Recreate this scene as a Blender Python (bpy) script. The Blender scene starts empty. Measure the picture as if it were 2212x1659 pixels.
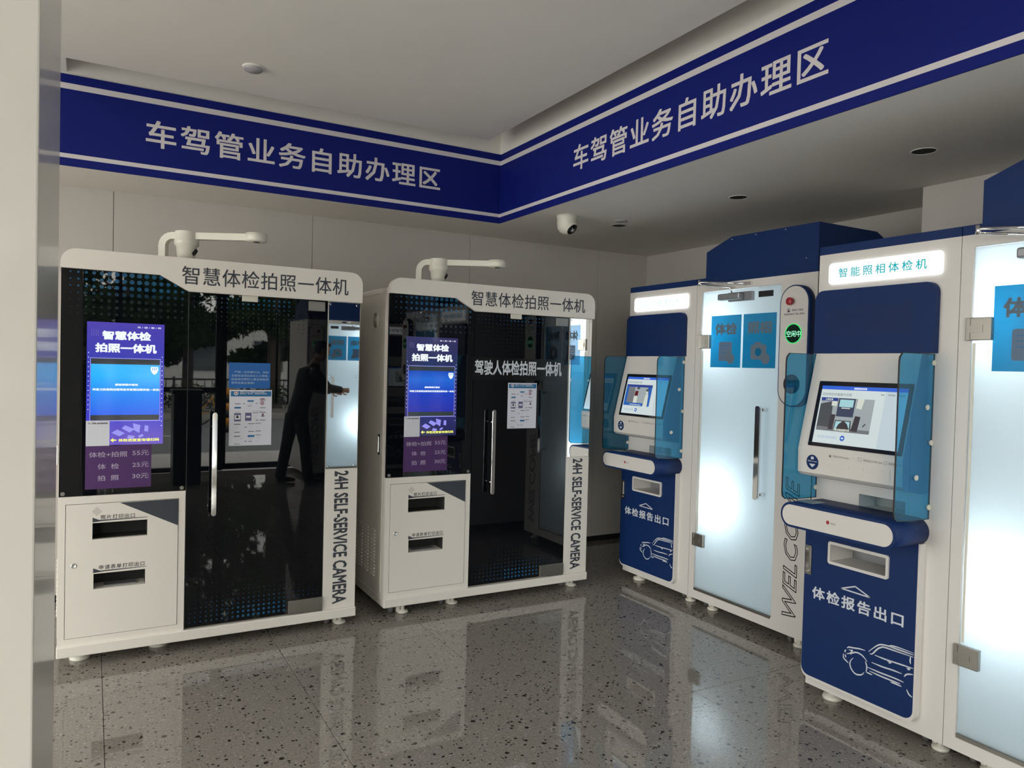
import bpy, bmesh, math, random
from mathutils import Vector, Matrix
from mathutils.geometry import tessellate_polygon
random.seed(7)
PI = math.pi
SC = bpy.context.scene
COL = SC.collection

# ------------------------------------------------------------------ camera, world, light, exposure
yaw, pitch, roll = 0.51601133, -0.02294011, 0.02552546
fw = Vector((math.sin(yaw) * math.cos(pitch), math.cos(yaw) * math.cos(pitch), math.sin(pitch)))
r0 = Vector((math.cos(yaw), -math.sin(yaw), 0)); u0 = r0.cross(fw)
rt = math.cos(roll) * r0 + math.sin(roll) * u0
up = -math.sin(roll) * r0 + math.cos(roll) * u0
cd = bpy.data.cameras.new('camera'); cam = bpy.data.objects.new('camera', cd); COL.objects.link(cam)
M = Matrix((rt, up, -fw)).transposed().to_4x4(); M.translation = Vector((0, 0, 1.55))
cam.matrix_world = M
cd.sensor_width = 36; cd.lens = 1601.8 / 2212 * 36; cd.clip_start = 0.02; cd.clip_end = 200
SC.camera = cam
W = bpy.data.worlds.new('world'); SC.world = W; W.use_nodes = True
bg = W.node_tree.nodes['Background']; bg.inputs[0].default_value = (1.0, 0.935, 0.895, 1); bg.inputs[1].default_value = 9.6
SC.view_settings.view_transform = 'Standard'; SC.view_settings.look = 'None'
SC.view_settings.gamma = 1; SC.view_settings.use_curve_mapping = False
SC.view_settings.exposure = 0.0
cy = SC.cycles
cy.max_bounces = 10; cy.diffuse_bounces = 5; cy.glossy_bounces = 5; cy.transmission_bounces = 6; cy.transparent_max_bounces = 12
cy.caustics_reflective = False; cy.caustics_refractive = False; cy.sample_clamp_indirect = 40.0
cy.use_denoising = True
def light(name, kind, loc, rot, energy, color, size=1, size2=None, portal=False):
    ld = bpy.data.lights.new(name, kind); ld.energy = energy; ld.color = color
    if kind == 'AREA':
        ld.shape = 'RECTANGLE' if size2 else 'SQUARE'; ld.size = size
        if size2: ld.size_y = size2
        if portal: ld.cycles.is_portal = True
    elif kind == 'POINT': ld.shadow_soft_size = size
    o = bpy.data.objects.new(name, ld); o.location = loc; o.rotation_euler = rot; COL.objects.link(o); return o
light('window_portal', 'AREA', (-.3, -2.56, 1.55), (PI / 2, 0, 0), 1, (1, 1, 1), 6.2, 3.05, portal=True)
light('window_portal', 'AREA', (-3.56, 2.3, 1.4), (PI / 2, 0, -PI / 2), 1, (1, 1, 1), 4.0, 2.8, portal=True)

# ------------------------------------------------------------------ materials
MATS = {}
def mat(name, color=(.8, .8, .8), rough=.5, metal=0, emit=None, es=1.0, coat=0, noise=0, spec=.5, ior=1.5):
    if name in MATS: return MATS[name]
    m = bpy.data.materials.new(name); m.use_nodes = True; nt = m.node_tree; b = nt.nodes['Principled BSDF']
    b.inputs['Base Color'].default_value = (*color, 1); b.inputs['Roughness'].default_value = rough
    b.inputs['Metallic'].default_value = metal; b.inputs['Coat Weight'].default_value = coat
    b.inputs['Specular IOR Level'].default_value = spec; b.inputs['IOR'].default_value = ior
    if emit: b.inputs['Emission Color'].default_value = (*emit, 1); b.inputs['Emission Strength'].default_value = es
    if noise:
        g = nt.nodes.new('ShaderNodeNewGeometry'); n = nt.nodes.new('ShaderNodeTexNoise'); n.inputs['Scale'].default_value = noise
        mr = nt.nodes.new('ShaderNodeMapRange'); mr.inputs['To Min'].default_value = rough * .85; mr.inputs['To Max'].default_value = rough * 1.2
        nt.links.new(g.outputs['Position'], n.inputs['Vector']); nt.links.new(n.outputs['Fac'], mr.inputs['Value'])
        nt.links.new(mr.outputs['Result'], b.inputs['Roughness'])
        mx = nt.nodes.new('ShaderNodeMix'); mx.data_type = 'RGBA'
        mx.inputs[6].default_value = (*[c * .96 for c in color], 1); mx.inputs[7].default_value = (*[min(1, c * 1.04) for c in color], 1)
        n2 = nt.nodes.new('ShaderNodeTexNoise'); n2.inputs['Scale'].default_value = 1.3; n2.inputs['Detail'].default_value = 4
        nt.links.new(g.outputs['Position'], n2.inputs['Vector']); nt.links.new(n2.outputs['Fac'], mx.inputs[0]); nt.links.new(mx.outputs[2], b.inputs['Base Color'])
    MATS[name] = m; return m
def mixmat(name, parts):
    """mix of simple shaders: parts = [(weight, kind, color, rough)], fresnel gloss on top"""
    m = bpy.data.materials.new(name); m.use_nodes = True; nt = m.node_tree; nt.nodes.clear()
    out = nt.nodes.new('ShaderNodeOutputMaterial'); prev = None; tot = 0
    for w, kind, colr, rg in parts:
        n = nt.nodes.new(kind); n.inputs['Color'].default_value = (*colr, 1)
        if 'Roughness' in n.inputs and rg is not None: n.inputs['Roughness'].default_value = rg
        if prev is None: prev = n.outputs[0]; tot = w
        elif w == 'fresnel':
            # Schlick reflectance from the facing angle (the same from both sides of a thin sheet)
            f = nt.nodes.new('ShaderNodeLayerWeight'); f.inputs['Blend'].default_value = .5
            p_ = nt.nodes.new('ShaderNodeMath'); p_.operation = 'POWER'; p_.inputs[1].default_value = 5
            q_ = nt.nodes.new('ShaderNodeMath'); q_.operation = 'MULTIPLY_ADD'; q_.inputs[1].default_value = .96; q_.inputs[2].default_value = .04
            mx = nt.nodes.new('ShaderNodeMixShader'); nt.links.new(f.outputs['Facing'], p_.inputs[0]); nt.links.new(p_.outputs[0], q_.inputs[0]); nt.links.new(q_.outputs[0], mx.inputs[0])
            nt.links.new(prev, mx.inputs[1]); nt.links.new(n.outputs[0], mx.inputs[2]); prev = mx.outputs[0]
        else:
            mx = nt.nodes.new('ShaderNodeMixShader'); mx.inputs[0].default_value = w / (tot + w); tot += w
            nt.links.new(prev, mx.inputs[1]); nt.links.new(n.outputs[0], mx.inputs[2]); prev = mx.outputs[0]
    nt.links.new(prev, out.inputs[0]); MATS[name] = m; return m
TR, DI, TL, GL = 'ShaderNodeBsdfTransparent', 'ShaderNodeBsdfDiffuse', 'ShaderNodeBsdfTranslucent', 'ShaderNodeBsdfGlossy'
glass = mixmat('clear glass', [(1, TR, (.93, .96, .95), None), ('fresnel', GL, (1, 1, 1), .01)])
acryl = mixmat('blue acrylic', [(.90, TR, (.30, .68, .88), None), (.10, DI, (.04, .45, .70), None), ('fresnel', GL, (1, 1, 1), .03)])
frost = mixmat('frosted glass', [(.75, TL, (.93, .965, .975), None), (.25, DI, (.66, .72, .74), None), ('fresnel', GL, (1, 1, 1), .28)])
film = mixmat('blue film', [(.5, DI, (.016, .30, .60), None), (.5, TL, (.012, .26, .50), None), ('fresnel', GL, (1, 1, 1), .15)])
filmg = mixmat('grey film', [(.5, DI, (.28, .36, .44), None), (.5, TL, (.16, .23, .30), None)])
leafm = mixmat('leaf', [(.7, DI, (.035, .065, .022), None), (.3, TL, (.05, .10, .02), None)])
leafm2 = mixmat('yellow leaf', [(.7, DI, (.09, .10, .03), None), (.3, TL, (.10, .12, .02), None)])
M_ceil = mat('ceiling paint', (.80, .765, .72), .9, noise=20)
M_wall = mat('wall panel', (.54, .51, .48), .55, noise=15)
M_white = mat('machine white', (.80, .76, .705), .38, noise=30)
M_kw = mat('kiosk white', (.68, .655, .63), .4, noise=30)
M_kb = mat('kiosk blue', (.0045, .024, .110), .5, noise=60, spec=.25)
M_sign = mat('sign blue', (.0045, .012, .175), .55, noise=10, spec=.2)
M_stripe = mat('sign white', (.72, .68, .70), .55)
M_blk = mat('black glass', (.003, .004, .006), .012, spec=.5)
M_black = mat('black', (.012, .012, .014), .35)
M_joint = mat('joint', (.10, .095, .09), .8)
M_ink = mat('dark print', (.03, .032, .04), .6)
M_gprint = mat('charcoal print', (.045, .052, .068), .55)
M_wprint = mat('white vinyl', (.62, .66, .72), .5)
M_chrome = mat('chrome', (.85, .85, .85), .06, 1)
M_steel = mat('brushed steel', (.34, .32, .29), .32, 1, noise=80)
M_mirror = mat('mirror', (.88, .90, .90), .015, 1)
M_alu = mat('grey aluminium', (.30, .31, .33), .4, .6)
M_rubber = mat('grey rubber', (.12, .12, .12), .6)
M_cream = mat('cream plastic', (.70, .68, .60), .4)
M_paper = mat('paper', (.70, .71, .80), .6)
M_purple = mat('purple sheet', (.075, .024, .13), .45)
M_bpost = mat('blue sheet', (.01, .12, .42), .4)
M_red = mat('red plastic', (.35, .02, .03), .35)
M_frame = mat('dark metal frame', (.012, .013, .015), .4, .3)
M_dark = mat('dark interior', (.02, .02, .02), .7)

def terrazzo():
    m = bpy.data.materials.new('terrazzo'); m.use_nodes = True; nt = m.node_tree; b = nt.nodes['Principled BSDF']; L = nt.links.new
    g = nt.nodes.new('ShaderNodeNewGeometry'); pos = g.outputs['Position']
    n = nt.nodes.new('ShaderNodeTexNoise'); n.inputs['Scale'].default_value = 90; n.inputs['Detail'].default_value = 3; L(pos, n.inputs['Vector'])
    cr = nt.nodes.new('ShaderNodeValToRGB'); cr.color_ramp.elements[0].position = .3; cr.color_ramp.elements[0].color = (.215, .196, .176, 1)
    cr.color_ramp.elements[1].position = .7; cr.color_ramp.elements[1].color = (.32, .292, .262, 1); L(n.outputs['Fac'], cr.inputs['Fac'])
    cur = cr.outputs['Color']
    for sc, thr, rad, col in ((160, .80, .30, (.09, .08, .07, 1)), (62, .74, .30, (.028, .024, .021, 1)), (80, .86, .28, (.42, .40, .37, 1)), (34, .86, .26, (.035, .03, .027, 1)), (45, .90, .27, (.33, .30, .27, 1))):
        mp = nt.nodes.new('ShaderNodeMapping'); mp.inputs['Location'].default_value = (sc * .13, sc * .07, 0); L(pos, mp.inputs['Vector'])
        nz = nt.nodes.new('ShaderNodeTexNoise'); nz.inputs['Scale'].default_value = sc * 1.5; L(pos, nz.inputs['Vector'])
        ad = nt.nodes.new('ShaderNodeMix'); ad.data_type = 'VECTOR'; ad.inputs[0].default_value = .012; L(mp.outputs[0], ad.inputs[4]); L(nz.outputs['Color'], ad.inputs[5])
        v = nt.nodes.new('ShaderNodeTexVoronoi'); v.inputs['Scale'].default_value = sc; L(ad.outputs[1], v.inputs['Vector'])
        sp = nt.nodes.new('ShaderNodeSeparateColor'); L(v.outputs['Color'], sp.inputs[0])
        a = nt.nodes.new('ShaderNodeMath'); a.operation = 'GREATER_THAN'; a.inputs[1].default_value = thr; L(sp.outputs[0], a.inputs[0])
        rr = nt.nodes.new('ShaderNodeMath'); rr.operation = 'MULTIPLY_ADD'; rr.inputs[1].default_value = rad; rr.inputs[2].default_value = rad * .45; L(sp.outputs[1], rr.inputs[0])
        c = nt.nodes.new('ShaderNodeMath'); c.operation = 'LESS_THAN'; L(v.outputs['Distance'], c.inputs[0]); L(rr.outputs[0], c.inputs[1])
        d = nt.nodes.new('ShaderNodeMath'); d.operation = 'MULTIPLY'; L(a.outputs[0], d.inputs[0]); L(c.outputs[0], d.inputs[1])
        mx = nt.nodes.new('ShaderNodeMix'); mx.data_type = 'RGBA'; L(d.outputs[0], mx.inputs[0]); L(cur, mx.inputs[6]); mx.inputs[7].default_value = col; cur = mx.outputs[2]
    L(cur, b.inputs['Base Color']); b.inputs['Roughness'].default_value = .022; b.inputs['Specular IOR Level'].default_value = .62
    n3 = nt.nodes.new('ShaderNodeTexNoise'); n3.inputs['Scale'].default_value = 2.5; L(pos, n3.inputs['Vector'])
    bp = nt.nodes.new('ShaderNodeBump'); bp.inputs['Strength'].default_value = .008; bp.inputs['Distance'].default_value = .05; L(n3.outputs['Fac'], bp.inputs['Height']); L(bp.outputs[0], b.inputs['Normal'])
    return m
M_floor = terrazzo()

# ------------------------------------------------------------------ mesh helpers
class MB:
    def __init__(s): s.v = []; s.f = []; s.mi = []; s.sm = []
    def add(s, vs, fs, mi=0, smooth=False):
        o = len(s.v); s.v += [tuple(v) for v in vs]
        for f in fs: s.f.append([i + o for i in f]); s.mi.append(mi); s.sm.append(smooth)
        return s
    def box(s, x0, x1, y0, y1, z0, z1, mi=0):
        vs = [(x, y, z) for z in (z0, z1) for y in (y0, y1) for x in (x0, x1)]
        return s.add(vs, [(0, 2, 3, 1), (4, 5, 7, 6), (0, 1, 5, 4), (2, 6, 7, 3), (0, 4, 6, 2), (1, 3, 7, 5)], mi)
    def bbox(s, x0, x1, y0, y1, z0, z1, b=.004, mi=0):
        bm = bmesh.new(); bmesh.ops.create_cube(bm, size=1)
        for v in bm.verts: v.co = Vector((x0 + (v.co.x + .5) * (x1 - x0), y0 + (v.co.y + .5) * (y1 - y0), z0 + (v.co.z + .5) * (z1 - z0)))
        bmesh.ops.bevel(bm, geom=bm.edges[:], offset=b, segments=2, affect='EDGES', profile=.5)
        bm.verts.index_update(); s.add([v.co for v in bm.verts], [[v.index for v in f.verts] for f in bm.faces], mi); bm.free(); return s
    def prism(s, outer, a0, a1, holes=(), mi=0, ax='y', smooth=False):
        """polygon in two axes extruded along third. ax y: pts (x,z); ax x: pts (y,z); ax z: pts (x,y)"""
        def P(p, a): return {'y': (p[0], a, p[1]), 'x': (a, p[0], p[1]), 'z': (p[0], p[1], a)}[ax]
        loops = [list(outer)] + [list(h) for h in holes]
        allp = [p for l in loops for p in l]; n = len(allp)
        tris = tessellate_polygon([[Vector((p[0], p[1], 0)) for p in l] for l in loops])
        vs = [P(p, a0) for p in allp] + [P(p, a1) for p in allp]; fs = []
        if len(loops) == 1: fs = [list(range(n)), list(range(2 * n - 1, n - 1, -1))]
        else:
            for t in tris: fs.append(list(t)); fs.append([i + n for i in reversed(t)])
        k = 0
        s.add(vs, fs, mi); base = len(s.v) - 2 * n
        for l in loops:
            m = len(l)
            for i in range(m):
                j = (i + 1) % m; s.f.append([base + k + i, base + k + j, base + n + k + j, base + n + k + i]); s.mi.append(mi); s.sm.append(smooth)
            k += m
        return s
    def cyl(s, c, r, h, ax='y', n=24, mi=0, r2=None, smooth=True):
        r2 = r if r2 is None else r2; vs = []
        for k, (a, rr) in enumerate(((0, r), (h, r2))):
            for i in range(n):
                t = 2 * PI * i / n; p, q = rr * math.cos(t), rr * math.sin(t)
                vs.append({'y': (c[0] + p, c[1] + a, c[2] + q), 'x': (c[0] + a, c[1] + p, c[2] + q), 'z': (c[0] + p, c[1] + q, c[2] + a)}[ax])
        s.add(vs, [list(range(n)), list(range(2 * n - 1, n - 1, -1))], mi)
        base = len(s.v) - 2 * n
        for i in range(n): j = (i + 1) % n; s.f.append([base + i, base + j, base + n + j, base + n + i]); s.mi.append(mi); s.sm.append(smooth)
        return s
    def lathe(s, c, prof, n=28, mi=0, rot=None):
        vs = []; 
        for r, z in prof:
            for i in range(n):
                t = 2 * PI * i / n; v = Vector((r * math.cos(t), r * math.sin(t), z))
                if rot: v = rot @ v
                vs.append(v + Vector(c))
        fs = []
        for k in range(len(prof) - 1):
            for i in range(n): j = (i + 1) % n; fs.append([k * n + i, k * n + j, (k + 1) * n + j, (k + 1) * n + i])
        return s.add(vs, fs, mi, True)
    def tube(s, pts, r, n=10, mi=0):
        pts = [Vector(p) for p in pts]; vs = []; fs = []; up = Vector((0, 0, 1))
        for k, p in enumerate(pts):
            d = (pts[min(k + 1, len(pts) - 1)] - pts[max(k - 1, 0)]).normalized()
            a = d.cross(up if abs(d.z) < .9 else Vector((0, 1, 0))).normalized(); b = a.cross(d)
            for i in range(n): t = 2 * PI * i / n; vs.append(p + a * (r * math.cos(t)) + b * (r * math.sin(t)))
        for k in range(len(pts) - 1):
            for i in range(n): j = (i + 1) % n; fs.append([k * n + i, k * n + j, (k + 1) * n + j, (k + 1) * n + i])
        s.add(vs, fs, mi, True); b0 = len(s.v) - len(vs)
        s.f.append([b0 + i for i in range(n)]); s.mi.append(mi); s.sm.append(False)
        s.f.append([b0 + len(vs) - 1 - i for i in range(n)]); s.mi.append(mi); s.sm.append(False)
        return s
    def build(s, name, mats, parent=None, tf=None):
        me = bpy.data.meshes.new(name)
        vs = s.v if tf is None else [tf(v) for v in s.v]
        me.from_pydata([tuple(v) for v in vs], [], s.f)
        mats = mats if isinstance(mats, (list, tuple)) else [mats]
        for m in mats: me.materials.append(m)
        me.polygons.foreach_set('material_index', s.mi); me.polygons.foreach_set('use_smooth', s.sm)
        bm = bmesh.new(); bm.from_mesh(me); bmesh.ops.recalc_face_normals(bm, faces=bm.faces[:]); bm.to_mesh(me); bm.free()
        o = bpy.data.objects.new(name, me); COL.objects.link(o)
        if parent: o.parent = parent
        return o
def rrect(x0, x1, z0, z1, r, n=6, corners='1111'):
    """rounded rectangle, corners = BL BR TR TL"""
    out = []
    for k, (cx, cz, a0) in enumerate(((x0 + r, z0 + r, PI), (x1 - r, z0 + r, 1.5 * PI), (x1 - r, z1 - r, 0), (x0 + r, z1 - r, .5 * PI))):
        if corners[k] == '1':
            for i in range(n + 1): t = a0 + PI / 2 * i / n; out.append((cx + r * math.cos(t), cz + r * math.sin(t)))
        else: out.append(((x0, x1, x1, x0)[k], (z0, z0, z1, z1)[k]))
    return out
def rect(x0, x1, z0, z1): return [(x0, z0), (x1, z0), (x1, z1), (x0, z1)]
def tag(o, label=None, cat=None, group=None, kind=None):
    if label: o['label'] = label
    if cat: o['category'] = cat
    if group: o['group'] = group
    if kind: o['kind'] = kind
    return o
def empty(name, loc, rz=0, label=None, cat=None, group=None):
    o = bpy.data.objects.new(name, None); COL.objects.link(o); o.location = loc; o.rotation_euler = (0, 0, rz); o.empty_display_size = .1
    return tag(o, label, cat, group)
def copy_tree(o, parent=None):
    c = o.copy(); COL.objects.link(c); c.parent = parent
    for ch in list(o.children): copy_tree(ch, c)
    return c
def struct(name, mb, m, parent=None, label=None):
    o = mb.build(name, m, parent)
    if parent is None: o['kind'] = 'structure'
    if label: o['label'] = label
    return o
def text_mesh(s, bold=0, shear=0, outline=0, ext=0, space=1.0, res=2):
    c = bpy.data.curves.new('t', 'FONT'); c.body = s; c.offset = bold; c.shear = shear; c.resolution_u = res; c.space_character = space
    if outline: c.fill_mode = 'NONE'; c.bevel_depth = outline; c.bevel_resolution = 0
    c.extrude = ext
    o = bpy.data.objects.new('t', c); COL.objects.link(o); bpy.context.view_layer.update()
    me = bpy.data.meshes.new_from_object(o.evaluated_get(bpy.context.evaluated_depsgraph_get()))
    vs = [v.co.copy() for v in me.vertices]; fs = [list(p.vertices) for p in me.polygons]
    bpy.data.objects.remove(o); bpy.data.curves.remove(c); bpy.data.meshes.remove(me); return vs, fs
def text_into(mb, s, x0, x1, z0, z1, y, bold=0, rot=0, mi=0, plane='xz', **k):
    """flat lettering fitted into the rectangle; rot 0 upright, 1 reads upward, -1 reads downward"""
    vs, fs = text_mesh(s, min(bold, 0), **k)
    if bold > 0:
        n0 = len(vs); V0 = list(vs); F0 = list(fs)
        for q_, (dx, dy) in enumerate(((1, 1), (-1, 1), (1, -1), (-1, -1), (1, 0), (-1, 0), (0, 1), (0, -1)) if bold > .015 else ((1, 1), (-1, 1), (1, -1), (-1, -1))):
            w_ = bold * (1 if dx * dy else 1.3)
            vs += [Vector((v.x + dx * w_, v.y + dy * w_, (q_ + 1) * 1e-5)) for v in V0]; fs += [[i + n0 * (q_ + 1) for i in f] for f in F0]
    a, b = min(v.x for v in vs), max(v.x for v in vs); c, d = min(v.y for v in vs), max(v.y for v in vs)
    if '一' == s: c, d = d - 1, d
    out = []
    for v in vs:
        p, q = (v.x - a) / (b - a), (v.y - c) / (d - c)
        if rot == 1: p, q = 1 - q, p
        elif rot == -1: p, q = q, 1 - p
        out.append((x0 + p * (x1 - x0), y - (v.z if bold > 0 else 0), z0 + q * (z1 - z0)))
    return mb.add(out, fs, mi)
def lettering(parent, s, x0, x1, z0, z1, y, m, bold=0, rot=0, tf=None, name='lettering', **k):
    return text_into(MB(), s, x0, x1, z0, z1, y, bold, rot, **k).build(name, m, parent, tf)
def stroke(mb, pts, y, w, taper=True, mi=0):
    """flat ribbon through points (x,z), smoothed, tapering at the ends"""
    P = [Vector(p) for p in pts]; Q = []
    for i in range(len(P) - 1):
        p0, p1, p2, p3 = P[max(i - 1, 0)], P[i], P[i + 1], P[min(i + 2, len(P) - 1)]
        for k in range(5):
            t = k / 5; Q.append(.5 * ((2 * p1) + (p2 - p0) * t + (2 * p0 - 5 * p1 + 4 * p2 - p3) * t * t + (3 * p1 - p0 - 3 * p2 + p3) * t ** 3))
    Q.append(P[-1]); vs = []; n = len(Q)
    for i, q in enumerate(Q):
        d = (Q[min(i + 1, n - 1)] - Q[max(i - 1, 0)]).normalized(); nn = Vector((-d.y, d.x))
        ww = w / 2 * (min(1, .35 + 2.6 * min(i, n - 1 - i) / n) if taper else 1)
        for sg in (1, -1): r = q + nn * ww * sg; vs.append((r.x, y, r.y))
    return mb.add(vs, [[2 * i, 2 * i + 1, 2 * i + 3, 2 * i + 2] for i in range(n - 1)], mi)
def disc(mb, x, z, r, y, n=16, mi=0, sx=1):
    return mb.add([(x + sx * r * math.cos(2 * PI * i / n), y, z + r * math.sin(2 * PI * i / n)) for i in range(n)], [list(range(n))], mi)
def frect(mb, x0, x1, z0, z1, y, mi=0): return mb.add([(x0, y, z0), (x1, y, z0), (x1, y, z1), (x0, y, z1)], [[0, 1, 2, 3]], mi)

# ------------------------------------------------------------------ room
XL, YF, YA, XB, ZS, ZC = -3.5, -2.5, 5.42, 4.485, 2.609, 3.13
fl = struct('floor', MB().box(XL - .2, 4.7, YF - .05, YA + .2, -.06, -.011), M_joint)
tx = [.06 + .833 * k for k in range(-5, 7)]; ty = [2.64 + 1.26 * k for k in range(-5, 4)]
tx = [XL - .1] + [x for x in tx if XL - .1 < x < 4.6] + [4.6]; ty = [YF] + [y for y in ty if YF < y < YA] + [YA + .05]
for i in range(len(tx) - 1):
    for j in range(len(ty) - 1):
        g = .0011; b = MB(); x0, x1, y0, y1 = tx[i] + g, tx[i + 1] - g, ty[j] + g, ty[j + 1] - g; c = .0012; dz = random.uniform(-.0002, 0)
        vs = [(x0, y0, -.011), (x1, y0, -.011), (x1, y1, -.011), (x0, y1, -.011), (x0, y0, dz - c), (x1, y0, dz - c), (x1, y1, dz - c), (x0, y1, dz - c),
              (x0 + c, y0 + c, dz), (x1 - c, y0 + c, dz), (x1 - c, y1 - c, dz), (x0 + c, y1 - c, dz)]
        fs = [(3, 2, 1, 0), (8, 9, 10, 11)]
        for k in range(4): l = (k + 1) % 4; fs += [(k, l, 4 + l, 4 + k), (4 + k, 4 + l, 8 + l, 8 + k)]
        b.add(vs, fs).build('floor_tile', M_floor, fl)
wb = struct('wall_back', MB().box(XL - .2, 4.7, YA + .012, YA + .15, 0, 3.5), M_joint)
jx = [XL, -2.43, -1.16, .111, 1.382, 2.652, 3.929, XB + .01]
for a, b_ in zip(jx, jx[1:]): MB().bbox(a + .0015, b_ - .0015, YA, YA + .012, 0, ZS + .02, .001).build('wall_panel', M_wall, wb)
wr = struct('wall_right', MB().box(XB + .012, 4.7, 2.4, YA + .15, 0, 3.5), M_joint)
MB().bbox(XB, XB + .012, 2.5, 3.85, 0, ZS + .02, .001).build('wall_panel', M_wall, wr)
MB().bbox(XB, XB + .012, 3.853, YA - .001, 0, ZS + .02, .001).build('wall_panel', M_wall, wr)
MB().box(4.02, 4.7, 1.3, 2.5, 0, ZS + .02).build('wall_column', M_wall, wr)
MB().box(XB, 4.7, YF, 1.3, 0, ZS + .02).build('wall_panel', M_wall, wr)
struct('wall_left', MB().box(XL - .15, XL, 4.3, YA + .1, 0, 3.5).box(XL - .15, XL, YF, .3, 0, 2.8).box(XL - .15, XL, YF, 4.3, 2.8, 3.5), M_wall)
wl = MB()
for y in (.3, 2.2, 4.23): wl.box(XL - .12, XL - .04, y, y + .07, 0, 2.8)
wl.box(XL - .12, XL - .04, .3, 4.3, 2.74, 2.8).box(XL - .12, XL - .04, .3, 4.3, 0, .06)
w2 = struct('fill_window', wl, M_frame)  # unseen side glazing, added and sized to even out the room light
for y0, y1 in ((.37, 2.2), (2.27, 4.23)): MB().box(XL - .085, XL - .075, y0, y1, .06, 2.74).build('pane', glass, w2)
struct('side_paving', MB().box(-14, XL - .15, YF - .05, 9, -.3, -.02), mat('pale paving', (.60, .59, .57), .8, noise=6))
struct('baseboard_back', MB().box(XL, XB, YA - .01, YA, 0.001, .045), M_black)
struct('baseboard_right', MB().box(XB - .01, XB, 2.51, YA - .01, 0.001, .045), M_black)
ce = struct('ceiling', MB().box(XL, 2.40, YF, 4.645, ZC, ZC + .05).box(XL, -.138, 4.645, 4.858, ZC, ZC + .3).box(XL, 4.7, YF, YA + .1, 3.42, 3.5), M_ceil)
struct('trim_1', MB().box(XL, 4.6, 4.866, YA + .02, ZS, ZS + .03).box(2.621, 4.6, YF, 4.866, ZS, ZS + .03), M_ceil)          # dropped soffit
struct('trim_2', MB().box(XL, 2.66, 4.866, 4.91, ZS + .03, 3.42).box(2.621, 2.665, YF, 4.866, ZS + .03, 3.42), M_ceil)        # fascia upstands behind the signs
# near pillar at the left edge of the picture
M_pil = mat('glossy laminate', (.62, .60, .555), .3, coat=.4)
M_pil.node_tree.nodes['Principled BSDF'].inputs['Coat Roughness'].default_value = .10
struct('trim_3', MB().bbox(-.75, -.0665, 1.22, 1.935, 0, ZC, .003), M_pil)
# front: wall round the glass front
XO0, XO1, ZO = -3.4, 2.80, 3.06
struct('wall_front', MB().box(XL - .1, XO0, YF - .15, YF, 0, 3.5).box(XO1, 4.7, YF - .15, YF, 0, 3.5).box(XO0, XO1, YF - .15, YF, ZO, 3.5), M_wall)
wf = MB(); ys = (YF - .12, YF - .04)
for x0, x1 in ((XO0, XO0 + .06), (-1.6, -1.5), (.26, .34), (1.50, 1.60), (2.64, 2.70), (2.74, XO1)): wf.box(x0, x1, *ys, 0, ZO)
wf.box(XO0, XO1, *ys, ZO - .06, ZO).box(XO0, 1.50, *ys, 0, .06).box(.34, 1.50, YF - .11, YF - .05, 1.09, 1.16)
w1 = struct('window_1', wf, M_frame)
for x0, x1, z0, z1 in ((XO0 + .06, -1.6, .06, ZO - .06), (-1.5, .26, .06, ZO - .06), (.34, 1.50, .06, 1.09), (.34, 1.50, 1.16, ZO - .06)):
    MB().box(x0, x1, YF - .085, YF - .075, z0, z1).build('pane', glass, w1)
d1 = struct('door_1', MB().box(1.605, 1.645, YF - .11, YF - .06, .01, ZO - .07).box(2.595, 2.635, YF - .11, YF - .06, .01, ZO - .07).box(1.645, 2.595, YF - .11, YF - .06, ZO - .11, ZO - .07).box(1.645, 2.595, YF - .11, YF - .06, .01, .09), M_frame)
MB().box(1.645, 2.595, YF - .09, YF - .08, .09, ZO - .11).build('pane', glass, d1)
for x in (2.31, 2.48):
    MB().tube([(x, YF - .05, .95), (x, YF + .02, .95), (x, YF + .02, 2.22), (x, YF - .05, 2.22)], .018, 8).build('door_handle', M_frame, d1)

# ------------------------------------------------------------------ fascia signs
def fascia(name, loc, rz, length, tx0, tx1, label):
    t = empty(name, loc, rz, label, 'sign', 'long blue banner signs')
    MB().box(0, length, 0, .0075, 0, .506).build('panel', M_sign, t)
    MB().box(0, length, -.0008, 0, .0445, .0685).build('stripe', M_stripe, t)
    MB().box(0, length, -.0008, 0, .425, .457).build('stripe', M_stripe, t)
    lettering(t, '车驾管业务自助办理区', tx0, tx1, .172, .331, -.001, M_stripe, bold=.014, space=1.12)
    return t
fascia('banner_sign', (XL + .003, 4.858, ZS), 0, 2.613 - XL - .003, .257 - XL, 2.127 - XL, 'long blue banner sign with white lettering above the two black glass photo machines')
fascia('banner_sign', (2.613, 4.8575, ZS), -PI / 2, 7.3, 4.8575 - 3.897, 4.8575 - 2.045, 'long blue banner sign with white lettering above the two blue and white kiosks')

# ------------------------------------------------------------------ ceiling fittings
for i, (x, y, d) in enumerate(((3.373, 2.101, 'nearest of the three dark downlights over the kiosks'), (3.383, 3.254, 'middle one of the three dark downlights over the kiosks'), (3.356, 4.385, 'dark downlight beside the dome camera, farthest of three'))):
    t = empty('downlight', (x, y, ZS), 0, d, 'downlight', 'unlit downlights in the soffit')
    MB().lathe((0, 0, 0), [(.058, -.0005), (.057, -.003), (.053, -.004), (.051, -.002), (.050, .0)]).build('trim_ring', M_ceil, t)
    MB().cyl((0, 0, -.002), .0515, .0015, 'z').build('recess_shade', M_dark, t)  # flat dark disc, its colour stands in for shade inside the recess
t = empty('ceiling_sensor', (3.264, 4.24, ZS), 0, 'small grey disc on the soffit beside the farthest downlight', 'sensor')
MB().lathe((0, 0, 0), [(.045, 0), (.044, -.007), (.030, -.010), (0, -.010)]).build('cover', mat('grey plastic', (.35, .35, .37), .5), t)
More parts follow.
